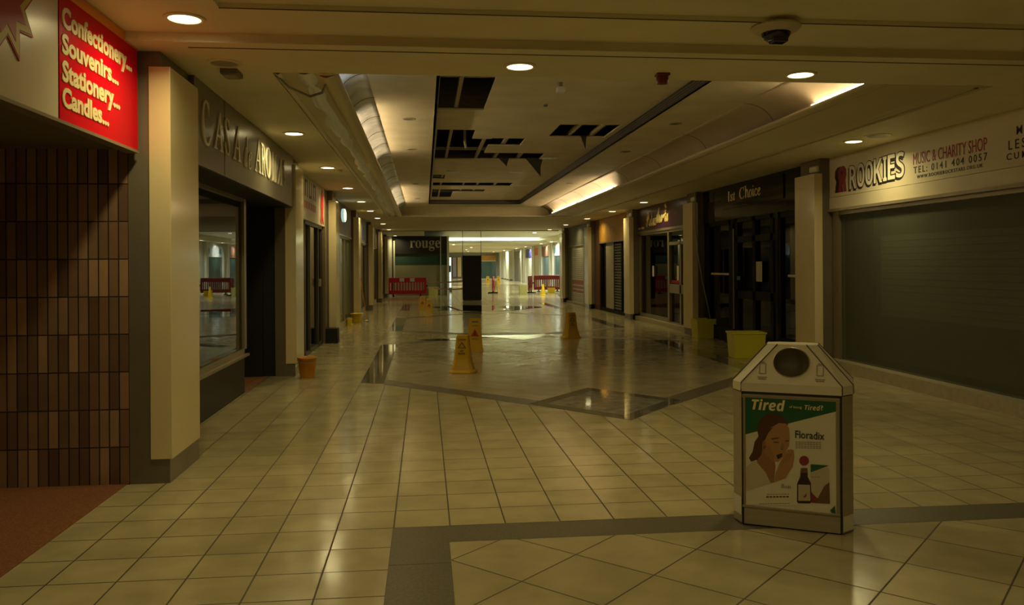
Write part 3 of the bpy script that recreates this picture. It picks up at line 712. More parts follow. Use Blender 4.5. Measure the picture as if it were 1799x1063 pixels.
for tx_ in (('TEL: 0141 404 0057', 9.68, 2.725, 1.35, .085, 1.35), ('WWW.ROOKIEROCKSTARS.ORG.UK', 9.61, 2.655, 1.21, .042, 1.2), ('MUSIC', 7.88, 2.93, .42, .09, 1.3), ('LESSONS', 8.0, 2.785, .72, .10, 1.5), ('CUM', 8.03, 2.68, .30, .07, 1.5)):
    text(MB(), tx_[0], (6.15, tx_[1], tx_[2]), *RX, tx_[3], tx_[4], .003, space=tx_[5], offset=.005).build('black_lettering', M_ink, t, world=True)
W2 = structE('window_6', (6.22, 8.0, 0))
c = MB(); c.box(6.18, 6.28, 11.62, 11.80, .16, 2.38); c.box(6.2, 6.26, 1, 11.62, 2.33, 2.38)
c.build('frame', M_alu, W2, world=True)
MB().box(6.222, 6.23, 1, 11.62, .16, 2.33).build('pane', film_mat('whitewashed_glass', (.15, .165, .11), .42), W2, world=True)
struct('trim_%d' % n, box(6.05, 6.34, -3, 11.8, 0, .16), M_kerb); n += 1
struct('wall_backing', box(6.95, 7.05, -3, 12.0, 0, 3.2), M_greenwall)
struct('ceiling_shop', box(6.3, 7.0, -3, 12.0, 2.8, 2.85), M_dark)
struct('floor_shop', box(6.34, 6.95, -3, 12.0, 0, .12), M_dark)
t = thing('slatted_blind', 'faint wide slatted blind behind the charity shop glass', 'blind', (6.27, 8.5, 1.0))
for k in range(13): MB().box(6.26, 6.29, 4.0, 10.62, .88 + k * .085, .952 + k * .085).build('slat', M_slat, t, world=True)

# ---------------------------------------------------------------- right: black shopfront
t = thing('fascia_sign', 'gloss black fascia with thin gilt serif lettering', 'sign', (6.2, 15.0, 2.5))
MB().box(6.15, 6.25, 12.5, 17.5, 2.5, 3.198).build('panel', M_gloss, t, world=True)
MB().box(6.13, 6.15, 13.4, 16.3, 2.72, 3.15).build('sign_board', M_gloss, t, world=True, bevel=.004)
text(MB(), '1', (6.13, 15.93, 2.86), *RX, .05, .205, .006).build('lettering', M_gold, t, world=True)
for tx_ in (('st', 15.82, .28, .17), ('C', 15.33, .26, .225), ('hoice', 15.05, .72, .235)): text(MB(), ''.join('\u210E' if q == 'h' else chr(0x1D44E + ord(q) - 97) if q.islower() else chr(0x1D434 + ord(q) - 65) for q in tx_[0]), (6.13, tx_[1], 2.86), *RX, tx_[2], tx_[3], .006, offset=.004, shear=-.25).build('lettering', M_gold, t, world=True)
D = structE('door_2', (6.2, 14.8, 0))
c = MB()
for y in (13.75, 13.95, 14.75, 15.62, 15.85): c.box(6.16, 6.26, y - .06, y + .06, 0, 2.5)
c.box(6.16, 6.26, 13.8, 15.8, 0, .22); c.box(6.16, 6.26, 13.8, 15.8, .92, 1.08); c.box(6.16, 6.26, 13.8, 15.8, 2.02, 2.14); c.box(6.16, 6.26, 13.8, 15.8, 2.42, 2.5)
c.build('frame', M_blackframe, D, world=True)
MB().box(6.215, 6.223, 13.8, 15.8, .2, 2.45).build('pane', M_dglass, D, world=True)
MB().tube([(6.13, 15.68, .3), (6.13, 15.68, 2.3)], .014).build('pull_handle', M_pipe, D, world=True)
W3 = structE('window_7', (6.2, 16.7, 0))
for (ya, yb) in ((15.95, 17.48), (12.5, 13.7)):
    c = MB(); c.box(6.17, 6.26, ya, yb, 0, .3); c.box(6.17, 6.26, ya, ya + .09, .3, 2.5); c.box(6.17, 6.26, yb - .28 if ya > 15 else yb - .09, yb, .3, 2.5); c.box(6.17, 6.26, ya, yb, 2.4, 2.5)
    c.build('frame', M_blackframe, W3, world=True)
    MB().box(6.215, 6.223, ya, yb, .3, 2.4).build('pane', M_dglass, W3, world=True)
    MB().box(6.205, 6.213, ya + .15, yb - .3, 1.37, 1.41).build('manifestation_stripe', M_paper, W3, world=True)
tag(MB().box(6.15, 6.158, 14.36, 14.62, 1.27, 1.64).build('paper_notice', M_paper), 'white printed notice on the black shop door', 'notice')
tag(MB().box(6.15, 6.158, 15.40, 15.56, 1.28, 1.36).build('sticker', mat('blue_sticker', (.08, .16, .2), .4)), 'small blue sticker on the black shop door', 'sticker')
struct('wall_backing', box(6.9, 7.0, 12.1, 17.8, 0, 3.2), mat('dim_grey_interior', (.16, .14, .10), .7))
struct('ceiling_shop', box(6.26, 6.9, 12.1, 17.8, 2.6, 2.65), M_black)

# ---------------------------------------------------------------- right: plum fascia shop
t = thing('fascia_sign', 'plum coloured fascia with gold brush script lettering and plume', 'sign', (6.2, 20.7, 2.52))
MB().box(6.15, 6.25, 18.2, 23.08, 2.54, 3.198).build('panel', M_purple, t, world=True)
MB().box(6.14, 6.25, 18.2, 23.08, 2.48, 2.54).build('bottom_rail', M_alu, t, world=True)
for tx_ in (('Relax', 22.15, 2.64, 1.0, .40), ('Aroma', 21.25, 2.68, 1.2, .42)): text(MB(), alpha(tx_[0], 'sc'), (6.15, tx_[1], tx_[2]), *RX, tx_[3], tx_[4], .014, offset=.012).build('lettering', M_gold, t, world=True)
MB().tube([(6.14, 20.25 + .06 * math.sin(k * 1.3), 2.86 + k * .045) for k in range(8)], .03).build('plume', M_gold, t, world=True)
lt = MB(); poly(lt, [(0, 0), (.25, 0), (.25, .05), (0, .05)], (6.15, 23.0, 2.6), *RX, .004); poly(lt, [(.34, .0), (.62, .0), (.62, .06), (.34, .06)], (6.15, 23.0, 2.6), *RX, .004); lt.build('small_print', M_gold, t, world=True)
W4 = structE('window_8', (6.2, 21.5, 0))
c = MB()
for y in (20.2, 23.0): c.box(6.17, 6.26, y - .05, y + .05, .12, 2.48)
c.box(6.17, 6.26, 20.2, 23.05, .12, .22); c.box(6.17, 6.26, 18.3, 23.05, 2.42, 2.48)
c.build('frame', M_alu, W4, world=True)
MB().box(6.215, 6.223, 20.2, 23.0, .22, 2.42).build('pane', M_dglass, W4, world=True)
D = structE('door_3', (6.2, 19.7, 0))
c = MB()
for y in (18.3, 19.15, 20.1): c.box(6.15, 6.26, y - .05, y + .05, .05, 2.16)
c.box(6.15, 6.26, 18.3, 20.1, 2.08, 2.16); c.box(6.15, 6.26, 18.3, 20.1, .88, 1.1); c.box(6.15, 6.26, 18.3, 20.1, .05, .15)
c.build('frame', M_alu, D, world=True); MB().box(6.215, 6.223, 18.3, 20.1, .15, 2.42).build('pane', M_dglass, D, world=True)
struct('trim_%d' % n, box(6.06, 6.3, 18.2, 23.1, 0, .12), M_kerb); n += 1
tag(MB().box(6.16, 6.166, 21.46, 21.62, 1.27, 1.56).build('paper_notice', M_paper), 'white notice on the window under the plum sign', 'notice')
tag(MB().box(6.208, 6.214, 19.45, 19.6, 1.2, 1.56).build('paper_notice', M_paper), 'white notice on the cream framed door under the plum sign', 'notice')
tag(MB().box(6.205, 6.211, 18.4, 20.05, 1.12, 1.2).build('red_door_strip', M_redink), 'dark red strip across the cream framed door', 'sticker')
t = thing('fabric_drape', 'pale drape hanging aslant inside the plum sign shop window', 'drape', (6.6, 20.6, 0))
MB().loft([[(6.5, 20.35, .3), (6.6, 20.38, .3), (6.6, 20.5, .3), (6.5, 20.47, .3)], [(6.5, 20.45, 2.2), (6.6, 20.5, 2.2), (6.6, 21.0, 2.2), (6.5, 20.95, 2.2)]]).build('cloth', M_kerb, t, world=True)
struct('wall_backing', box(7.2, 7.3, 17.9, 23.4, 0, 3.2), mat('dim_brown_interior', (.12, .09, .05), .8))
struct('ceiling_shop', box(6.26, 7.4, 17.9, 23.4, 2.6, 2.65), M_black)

# ---------------------------------------------------------------- right: ochre fascia shop and shutter shop
t = thing('fascia_sign', 'plain ochre fascia above dark louvred doors', 'sign', (6.2, 26.3, 2.36))
MB().box(6.15, 6.25, 23.8, 28.3, 2.38, 3.198).build('panel', M_ochre, t, world=True)
MB().box(6.14, 6.25, 23.8, 28.3, 2.34, 2.38).build('bottom_rail', M_alu, t, world=True)
struct('wall_pier_right', box(6.14, 6.3, 28.3, 29.1, 0, 3.2), mat('red_brown_pier', (.14, .06, .035), .4))
D = structE('door_4', (6.2, 26.0, 0))
c = MB()
for y in (23.85, 25.2, 26.2, 27.6, 28.25): c.box(6.18, 6.26, y - .05, y + .05, 0, 2.34)
c.box(6.18, 6.26, 23.8, 28.3, 0, .12); c.build('frame', M_blackframe, D, world=True)
MB().box(6.21, 6.22, 26.25, 27.55, .12, 2.34).build('cream_leaf', M_kerb, D, world=True)
MB().box(6.215, 6.223, 23.9, 25.2, .12, 2.34).build('pane', M_dglass, D, world=True)
c = MB()
for k in range(24): c.box(6.19, 6.215, 25.25, 26.15, .15 + k * .09, .21 + k * .09)
c.build('louvres', M_greyfas, D, world=True)
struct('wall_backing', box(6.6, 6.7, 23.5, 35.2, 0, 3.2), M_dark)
t = thing('fascia_sign', 'plain dull grey fascia above the white roller shutter', 'sign', (6.2, 32.2, 2.38))
MB().box(6.15, 6.25, 29.78, 34.68, 2.4, 3.198).build('panel', M_greyfas, t, world=True)
MB().box(6.13, 6.25, 29.78, 34.68, 2.36, 2.4).build('bottom_rail', M_alu, t, world=True)
t = thing('roller_shutter', 'white roller shutter with faded red bands, closed', 'shutter', (6.2, 32.5, 0))
c = MB(); cr = MB()
for k in range(28):
    z0 = .08 + k * .0815
    (cr if (k in (7, 9, 10, 5) ) else c).box(6.18, 6.215, 31.3, 33.8, z0, z0 + .072)
c.build('slats', M_shutter, t, world=True); cr.build('red_slats', M_pink, t, world=True)
c = MB(); c.box(6.16, 6.25, 31.2, 31.3, 0, 2.36); c.box(6.16, 6.25, 33.8, 33.95, 0, 2.36); c.build('guide_rails', M_alu, t, world=True)
struct('wall_pier_right', box(6.14, 6.26, 29.78, 31.2, 0, 2.36), M_kerb)
struct('wall_pier_right', box(6.14, 6.26, 33.95, 34.7, 0, 2.36), mat('dark_green_pier', (.08, .085, .05), .4))
struct('trim_%d' % n, box(6.06, 6.3, 29.8, 34.7, 0, .08), M_kerb); n += 1

# ---------------------------------------------------------------- far: corner shop on the left, hall beyond
struct('wall_corner_shop', box(-1.95, 1.3, 44.3, 44.5, 0, 3.2), M_greyfas)
c = MB(); c.box(-1.9, -1.74, 43.9, 44.3, 0, 3.2); c.box(-1.66, -1.58, 44.0, 44.3, 0, 2.95); c.box(1.2, 1.32, 44.0, 44.3, 0, 3.2)
struct('wall_corner_pier', c, M_farcream)
t = thing('fascia_sign', 'black corner shop sign with grey lower case serif lettering', 'sign', (-.2, 44.1, 2.24))
MB().box(-1.58, 1.2, 44.02, 44.2, 2.24, 3.15).build('panel', M_black, t, world=True)
lt = MB(); text(lt, alpha('rouge', 'bs'), (-.78, 44.02, 2.40), *FY, 1.62, .56, .03); lt.build('lettering', mat('grey_letter', (.45, .42, .36), .4), t, world=True)
W5 = structE('window_9', (-.2, 44.1, 0))
MB().box(-1.58, 1.2, 44.1, 44.15, 1.63, 2.24).build('upper_pane', M_teal, W5, world=True)
MB().box(-1.58, 1.2, 44.1, 44.15, .1, 1.63).build('whitened_pane', mat('whitened_glass', (.30, .30, .20), .3), W5, world=True)
c = MB(); c.box(-1.6, 1.22, 44.06, 44.16, 0, .1); c.build('frame', M_alu, W5, world=True)
MB().box(.84, .88, 43.98, 44.16, .0, 3.15).build('mullion', M_farcream, W5, world=True)
struct('wall_far_left', box(1.1, 1.25, 44.5, 101, 0, 3.2), M_farcream)
struct('wall_far_left', box(-4.7, -1.9, 44.3, 44.5, 0, 3.2), M_greywall)
struct('wall_far_right', box(9.2, 9.4, 50, 101, 0, 3.2), M_farcream)
struct('wall_far_right', box(9.2, 16, 49.9, 50.1, 0, 3.2), M_farcream)
struct('wall_far_right', box(15.9, 16, 35.2, 50, 0, 3.2), M_farcream)
struct('wall_far_right', box(6.3, 16, 35.1, 35.2, 0, 3.2), M_farcream)
struct('wall_end', box(1.1, 9.4, 101, 101.2, 0, 3.2), M_greywall)
def farshop(y0, y1, fm, dm, label, z=2.25):
    t = thing('far_shopfront', label, 'shopfront', (9.2, (y0 + y1) / 2, 0), 0, 'shopfronts along the far right wall')
    MB().box(9.12, 9.185, y0, y1, z, 3.0).build('fascia', fm, t, world=True)
    MB().box(9.15, 9.185, y0, y1, 0, z).build('glazing', dm, t, world=True)
    for yy in (y0, y1): MB().box(9.05, 9.185, yy - .25, yy + .25, 0, 3.19).build('pier', M_farcream, t, world=True)
    return t
fs = farshop(53.2, 57.6, M_litwhite, M_teal, 'far shop with a white and turquoise sign, nearest on the right')
mb = MB(); poly(mb, [(0, 0), (.7, .1), (.5, .45), (.1, .4)], (9.12, 57.0, 2.4), *RX, .01); poly(mb, [(3.0, .0), (3.4, 0), (3.4, .4), (3.0, .4)], (9.12, 57.0, 2.45), *RX, .01); mb.build('turquoise_emblem', mat('turquoise', (.05, .32, .35), .4), fs, world=True)
farshop(58.8, 63.3, M_brownsign, M_teal, 'far shop with a brown sign, second on the right')
farshop(64.4, 67.6, M_orangesign, M_farcream, 'far shop with an orange square sign, third on the right', 2.4)
farshop(68.6, 73.4, M_bluesign, M_farcream, 'far shop with a navy sign, fourth on the right')
farshop(76.3, 83, M_greywall, M_greywall, 'far plain grey shopfront, fifth on the right')
for i, y in enumerate((85.5, 88.5, 91.5, 95)):
    t = thing('far_pillar', 'pale pillar by the far right wall, %s from the grey shopfront' % ordn[i], 'pillar', (9.0, y, 0), 0, 'pale pillars by the far right wall')
    MB().box(8.85, 9.2, y - .3, y + .3, .1, 3.1).build('shaft', M_farcream, t, world=True); MB().box(8.9, 9.2, y - .25, y + .25, 0, .1).build('plinth', M_stone, t, world=True)
t = thing('far_shopfront', 'ochre fascia shopfront closing the far end of the hall', 'shopfront', (7.9, 100.9, 0))
MB().box(6.95, 8.8, 100.85, 100.98, 2.2, 2.85).build('fascia', M_ochre, t, world=True); MB().box(6.95, 8.8, 100.8, 100.98, 2.1, 2.2).build('rail', M_lettercream, t, world=True); MB().box(6.95, 8.8, 100.9, 100.98, 0, 2.1).build('glazing', M_teal, t, world=True)
t = thing('far_shopfront', 'pale shopfronts with brown and lilac panels left of the black totem', 'shopfront', (3.9, 100.9, 0))
for (xa, xb, m_, nm) in ((2.5, 3.05, M_litdoor, 'lit_door'), (3.05, 3.45, M_brownsign, 'brown_panel'), (3.45, 3.9, mat('lilac_panel', (.42, .40, .55), .5), 'lilac_panel'), (3.9, 4.05, M_barrier2, 'red_panel'), (4.05, 4.5, M_lettercream, 'cream_panel'), (4.5, 5.6, M_greyfas, 'grey_panel')):
    MB().box(xa, xb, 100.85, 100.98, .2, 2.6).build(nm, m_, t, world=True)
t = thing('lit_glass_door', 'narrow bright white glass edge beside the black corner shop', 'glass door', (1.5, 50.0, 0))
MB().box(1.40, 1.62, 50.0, 50.06, .25, 2.1).build('panel', M_litdoor, t, world=True); MB().box(1.38, 1.66, 49.98, 50.08, 0, .25).build('rail', M_greyfas, t, world=True); MB().box(1.46, 1.60, 49.94, 50.0, 1.2, 1.6).build('dark_shape_plate', M_black, t, world=True)  # black plate added as stand-in for an unidentified dark shape on the glass

# ---------------------------------------------------------------- black totem on cables
t = thing('totem', 'tall plain black advertising totem standing mid hall', 'totem', (2.15, 37.2, 0))
MB().box(-.43, .43, -.12, .18, .03, 2.05).build('body', M_black, t, bevel=.01)
MB().box(-.40, .40, -.10, .16, 0, .03).build('base', M_greyfas, t)
for s in (-1, 1): MB().tube([(s * .42, 0, 2.04), (s * .42, 0, 3.19)], .012).build('cable', M_black, t)

# ---------------------------------------------------------------- litter bin with poster
t = thing('litter_bin', 'steel litter bin with a cream hood and a framed poster in front', 'litter bin', (2.1765, 4.6735, 0), math.atan2(-.265, .501))
W = .2835
def octa(s_, z, f=0.):
    return [(-W - f, -f, z), (W + f, -f, z), (W + .062 + f, .10, z), (W + .062 + f, .42, z), (W + f, .52 + f, z), (-W - f, .52 + f, z), (-W - .062 - f, .42, z), (-W - .062 - f, .10, z)]
MB().loft([octa(1, .012), octa(1, .815)]).build('body', M_steel, t)
MB().loft([octa(1, 0, -.02), octa(1, .012, -.02)]).build('foot', M_rubber, t)
MB().loft([octa(1, .822, .004), octa(1, .874, .004)]).build('hood_skirt', M_hood, t)
topz, ty0, ty1 = 1.098, .17, .35
top = [(-.085, ty0, topz), (.085, ty0, topz), (.15, ty0 + .03, topz), (.15, ty1 - .03, topz), (.085, ty1, topz), (-.085, ty1, topz), (-.15, ty1 - .03, topz), (-.15, ty0 + .03, topz)]
lo = octa(1, .874, .004)
hood = MB(); hood.add(lo + top, [(i, (i + 1) % 8, 8 + (i + 1) % 8, 8 + i) for i in range(1, 8)] + [(8, 9, 10, 11, 12, 13, 14, 15)])
hood.build('hood', M_hood, t)
# hood front with a round aperture
P0 = Vector(lo[0]); ux = (Vector(lo[1]) - P0).normalized(); up = (Vector(top[0]) + Vector(top[1])) / 2 - (Vector(lo[0]) + Vector(lo[1])) / 2
Lh = up.length; up.normalize(); nn = ux.cross(up)
mid = (Vector(lo[0]) + Vector(lo[1])) / 2
bm = bmesh.new()
outer = [bm.verts.new(mid + ux * a + up * b) for a, b in ((-W - .004, 0), (W + .004, 0), (.085, Lh), (-.085, Lh))]
cc = mid + up * (Lh * .545); R = .103
inner = [bm.verts.new(cc + R * (math.cos(i * math.pi / 16) * ux + math.sin(i * math.pi / 16) * up)) for i in range(32)]
ed = [bm.edges.new((outer[i], outer[(i + 1) % 4])) for i in range(4)] + [bm.edges.new((inner[i], inner[(i + 1) % 32])) for i in range(32)]
bmesh.ops.triangle_fill(bm, edges=ed, use_beauty=True)
for f in list(bm.faces):
    if (f.calc_center_median() - cc).length < R * .75 and all((v.co - cc).length < R * 1.02 for v in f.verts): bm.faces.remove(f)
me = bpy.data.meshes.new('hood_front'); bm.to_mesh(me); bm.free(); me.materials.append(M_hood)
hf = bpy.data.objects.new('hood_front', me); COL.objects.link(hf); hf.parent = t
rg = lambda r, d: [tuple(cc + r * (math.cos(i * math.pi / 16) * ux + math.sin(i * math.pi / 16) * up) - nn * d) for i in range(32)]
MB().loft([rg(R, -.004), rg(R * 1.04, -.004), rg(R * 1.04, .004)], True, False).build('aperture_rim', M_alu, hf)
ch = MB(); ch.loft([rg(R * .995, .0), rg(R * .93, .05), rg(R * .6, .09), rg(.002, .1)], True, False); ch.build('chute', mat('grubby_chute', (.13, .105, .07), .55), hf)
for k in range(8):       # dark seams between the hood panels
    MB().tube([Vector(lo[k]) - Vector((0, 0, .05)), Vector(lo[k]), Vector(top[k])], .0042, 6).build('hood_seam', M_creamline, t)
ic = MB()
for sx in (-1, 1):
    c0 = mid + ux * (.165 * sx) + up * (Lh * .36)
    for (a0, a1, b0, b1) in ((-.02, -.016, -.035, .04), (.016, .02, -.035, .04), (-.02, .02, -.035, -.031), (-.02, .02, .036, .04), (-.012, .012, .044, .05), (-.028, .028, -.062, -.056), (-.024, .024, -.074, -.068)):
        q = [c0 + ux * a + up * b + nn * .0015 for a, b in ((a0, b0), (a1, b0), (a1, b1), (a0, b1))]
        ic.add([tuple(v) for v in q], [(0, 1, 2, 3)])
ic.build('can_symbol', M_grey, hf, solid=.001)
# door seams and poster frame on the front
sm = MB(); sm.box(-W - .002, -W + .010, -.003, .002, .012, .815); sm.box(W - .010, W + .002, -.003, .002, .012, .815); sm.box(-W, W, -.003, .002, .808, .822)
sm.build('panel_seam', M_black, t)
px0, px1, pz0, pz1 = -.262, .252, .128, .785
c = MB(); c.box(px0 - .02, px1 + .022, -.010, 0, pz1, pz1 + .018); c.box(px0 - .02, px1 + .022, -.010, 0, pz0 - .014, pz0); c.box(px0 - .014, px0, -.010, 0, pz0, pz1); c.box(px1, px1 + .018, -.010, 0, pz0, pz1)
c.build('poster_frame', M_alu, t, bevel=.002)
PW, PH = px1 - px0, pz1 - pz0
post = box(px0, px1, -.004, -.0005, pz0, pz1).build('poster', M_pwhite, t)
def pp(name, pts, m, lay, par=post):
    return poly(MB(), [(a * PW, b * PH) for a, b in pts], (px0, -.004 - .0003 * lay, pz0), *FY, th=.0003).build(name, m, par)
def cv(x, y):      # crop pixels of the poster study -> unit poster coordinates
    u = (x - 85 - 10 * (1 - (y - 90) / 900)) / 757.; return (u, 1 - (y - (85 + 15 * u)) / (860 + 70 * u))
def pc(name, pix, m, lay): return pp(name, [cv(*p) for p in pix], m, lay)
pp('green_banner', [(0, .655), (0, 1), (1, 1), (1, .915)], M_pgreen, 1)
def arcp(cx, cy, rx, ry, a0, a1, k=14): return [(cx + rx * math.cos(math.radians(a0 + (a1 - a0) * i / k)), cy - ry * math.sin(math.radians(a0 + (a1 - a0) * i / k))) for i in range(k + 1)]
pc('blouse', [(86, 835), (95, 640), (150, 595), (200, 600), (270, 680), (310, 775)], mat('poster_cream_cloth', (.52, .43, .28), .35), 2)
pc('neck', [(180, 560), (250, 480), (335, 560), (345, 640), (330, 768), (300, 772), (262, 690), (190, 610)], M_skin, 3)
pc('ponytail', [(205, 395), (170, 440), (150, 520), (118, 570), (135, 600), (190, 585), (225, 545), (240, 470)], M_hair, 4)
pc('head_hair', arcp(330, 345, 135, 140, 20, 215) + [(240, 500), (330, 420)], M_hair, 5)
pc('face', [(300, 330), (380, 285), (440, 290), (465, 330), (468, 400), (462, 470), (440, 505), (415, 560), (370, 600), (320, 600), (262, 545), (232, 480), (240, 430), (270, 400)], M_skin2, 6)
pc('cheek_tone', [(240, 470), (300, 470), (330, 540), (335, 598), (300, 582), (262, 545), (236, 500)], mat('poster_skin_mid', (.35, .17, .068), .35), 7)
pc('temple_hair', [(225, 400), (300, 330), (330, 322), (285, 372), (262, 420), (240, 440)], M_hair, 7)
pc('nostril', [(392, 494), (412, 496), (408, 502), (396, 502)], M_hair, 8)
pc('ear', [(238, 430), (262, 425), (268, 480), (250, 505), (236, 480)], M_skin, 7)
pc('brow', [(312, 412), (375, 402), (378, 410), (316, 422)], M_hair, 7); pc('eyelid', [(330, 436), (378, 440), (376, 447), (334, 445)], M_hair, 7); pc('eyelid', [(432, 428), (462, 424), (462, 432), (434, 437)], M_hair, 7)
pc('nose', [(405, 440), (428, 490), (395, 498), (390, 482)], M_skin, 7); pc('mouth', [(352, 545), (405, 530), (400, 560), (365, 580)], M_brownb, 7)
pc('hand', [(330, 768), (345, 690), (380, 610), (430, 530), (452, 500), (480, 498), (500, 505), (505, 560), (490, 640), (455, 690), (425, 740)], M_skin2, 8)
for k in range(3): pc('finger_crease', [(400 + k * 26, 610 - k * 12), (440 + k * 20, 535 - k * 8), (444 + k * 20, 540 - k * 8), (406 + k * 26, 614 - k * 12)], M_skin, 9)
pc('white_wedge', [(86, 840), (300, 778), (540, 700), (540, 960), (86, 945)], M_pwhite, 10)
pc('red_roundel', arcp(585, 590, 40, 40, 0, 345, 22), M_pberry, 11)
pc('carton', [(638, 640), (785, 650), (790, 945), (640, 935)], mat('poster_carton_cream', (.50, .42, .28), .35), 11)
pc('carton_top', [(638, 618), (785, 628), (700, 662), (638, 685)], M_pgreen, 12)
pc('carton_leaf', [(640, 850), (690, 900), (745, 800), (788, 765), (790, 945), (640, 935)], M_pbox, 12); pc('carton_berry', [(640, 845), (688, 905), (688, 935), (640, 932)], M_pberry, 13)
pc('bottle', [(555, 672), (612, 672), (612, 720), (638, 775), (640, 925), (628, 940), (530, 938), (520, 925), (524, 775), (552, 720)], M_brownb, 13)
pc('bottle_cap', [(557, 650), (610, 650), (612, 690), (555, 690)], M_pbox, 14); pc('bottle_label', [(533, 785), (630, 788), (632, 920), (531, 918)], mat('poster_label_cream', (.46, .38, .25), .35), 14)
pc('label_leaf', [(565, 870), (580, 885), (600, 850), (598, 885), (580, 895)], M_pberry, 15)
pc('corner_leaf', [(790, 1000), (830, 960), (835, 1025), (800, 1020)], M_pgreen, 12)
tx = MB()
def pt(mb, s, x, y, wpx, hpx, lay=14, **k):
    a, b = cv(x, y); text(mb, s, (px0 + a * PW, -.004 - .0003 * lay, pz0 + b * PH), *FY, wpx / 757. * PW, hpx / 895. * PH, .0004, **k)
pt(tx, alpha('Tired', 'bi'), 150, 182, 285, 92, offset=.01); pt(tx, alpha('Tired', 'bi'), 597, 172, 128, 42); pt(tx, '?', 728, 172, 20, 40, offset=.01); pt(tx, 'of being', 468, 166, 105, 26)
tx.build('headline', M_lettercream, post)
tx = MB(); pt(tx, 'Floradix', 515, 405, 240, 62, offset=.008); tx.build('brand_lettering', M_ink, post)
tx = MB(); pt(tx, '\U0001D435\U0001D45C\U0001D45C\U0001D461\U0001D460', 388, 812, 82, 34); tx.build('script_lettering', M_ink, post)
tx = MB()
for (x, y, wd_) in ((515, 432, 230), (515, 448, 232), (515, 464, 235), (515, 480, 232), (270, 852, 200), (200, 928, 265), (150, 955, 130), (645, 712, 90)):
    for q in range(int(wd_ / 24)): pt_ = [cv(x + q * 24, y + 8), cv(x + q * 24 + 19, y + 8), cv(x + q * 24 + 19, y + (14 if y > 700 else 2)), cv(x + q * 24, y + (14 if y > 700 else 2))]; poly(tx, [(a * PW, b * PH) for a, b in pt_], (px0, -.004 - .0003 * 12, pz0), *FY, th=.0003)
tx.build('small_print', M_grey, post)
tx = MB()
for q in range(7): pt_ = [cv(262 + q * 28, 890), cv(284 + q * 28, 890), cv(284 + q * 28, 878), cv(262 + q * 28, 878)]; poly(tx, [(a * PW, b * PH) for a, b in pt_], (px0, -.004 - .0003 * 12, pz0), *FY, th=.0003)
tx.build('red_print', M_pberry, post)
for i, (xa, ya) in enumerate(((W + .012, .018), (-W - .052, .082))):
    pass
t_s = MB(); a, b = Vector((W + .004, .006, 0)), Vector((W + .060, .098, 0)); nrm = Vector((b.y - a.y, -(b.x - a.x), 0)).normalized() * .002
t_s.add([tuple(a + nrm + Vector((0, 0, z))) for z in (.02, .11)] + [tuple(b + nrm + Vector((0, 0, z))) for z in (.11, .02)], [(0, 1, 2, 3)])
t_s.build('side_sticker', M_paper, t, solid=.001)
t_s = MB(); a, b = Vector((-W - .060, .098, 0)), Vector((-W - .004, .006, 0)); nrm = Vector((b.y - a.y, -(b.x - a.x), 0)).normalized() * .002
t_s.add([tuple(a + nrm + Vector((0, 0, z))) for z in (.06, .17)] + [tuple(b + nrm + Vector((0, 0, z))) for z in (.17, .06)], [(0, 1, 2, 3)])
t_s.build('side_sticker', M_paper, t, solid=.001)

# ---------------------------------------------------------------- wet floor signs
def sq(h, z, ch=.25): # chamfered square ring
    c_ = h * (1 - ch)
    return [(-c_, -h, z), (c_, -h, z), (h, -c_, z), (h, c_, z), (c_, h, z), (-c_, h, z), (-h, c_, z), (-h, -c_, z)]
def cone_sign(x, y, rz, label, hgt=.56, m=M_yellow2):
    k = hgt / .56
    t = thing('wet_floor_cone', label, 'wet floor sign', (x, y, 0), rz, 'tall four sided wet floor cones')
    MB().loft([sq(.195 * k, 0, .3), sq(.195 * k, .018 * k, .3), sq(.165 * k, .05 * k), sq(.14 * k, .13 * k), sq(.122 * k, .2 * k), sq(.112 * k, .3 * k), sq(.088 * k, .55 * k), sq(.08 * k, .56 * k)]).build('body', m, t, bevel=.004)
    pr = MB(); F = lambda z: -(.112 + (.088 - .112) * (z - .3) / .25) * k - .001
    def pl(s, z, wd, h): text(pr, s, (-wd * k / 2, F(z) - .001, z * k), *FY, wd * k, h * k, .003, offset=.01)
    pl('CAUTION', .485, .11, .022); pl('WET', .315, .055, .025); pl('FLOOR', .275, .10, .028)
    for (p, q) in (((-.055, .375), (0, .455)), ((0, .455), (.055, .375)), ((-.055, .375), (.055, .375))):
        pr.tube([(p[0] * k, F(p[1]) - .002, p[1] * k), (q[0] * k, F(q[1]) - .002, q[1] * k)], .005 * k, 6)
    pr.build('warning_print', M_ink, t)
    return t
cone_sign(.565, 12.22, math.radians(-12), 'yellow four sided wet floor cone at the front of the hall')
cone_sign(3.18, 17.6, math.radians(8), 'yellow four sided wet floor cone standing alone on the right')
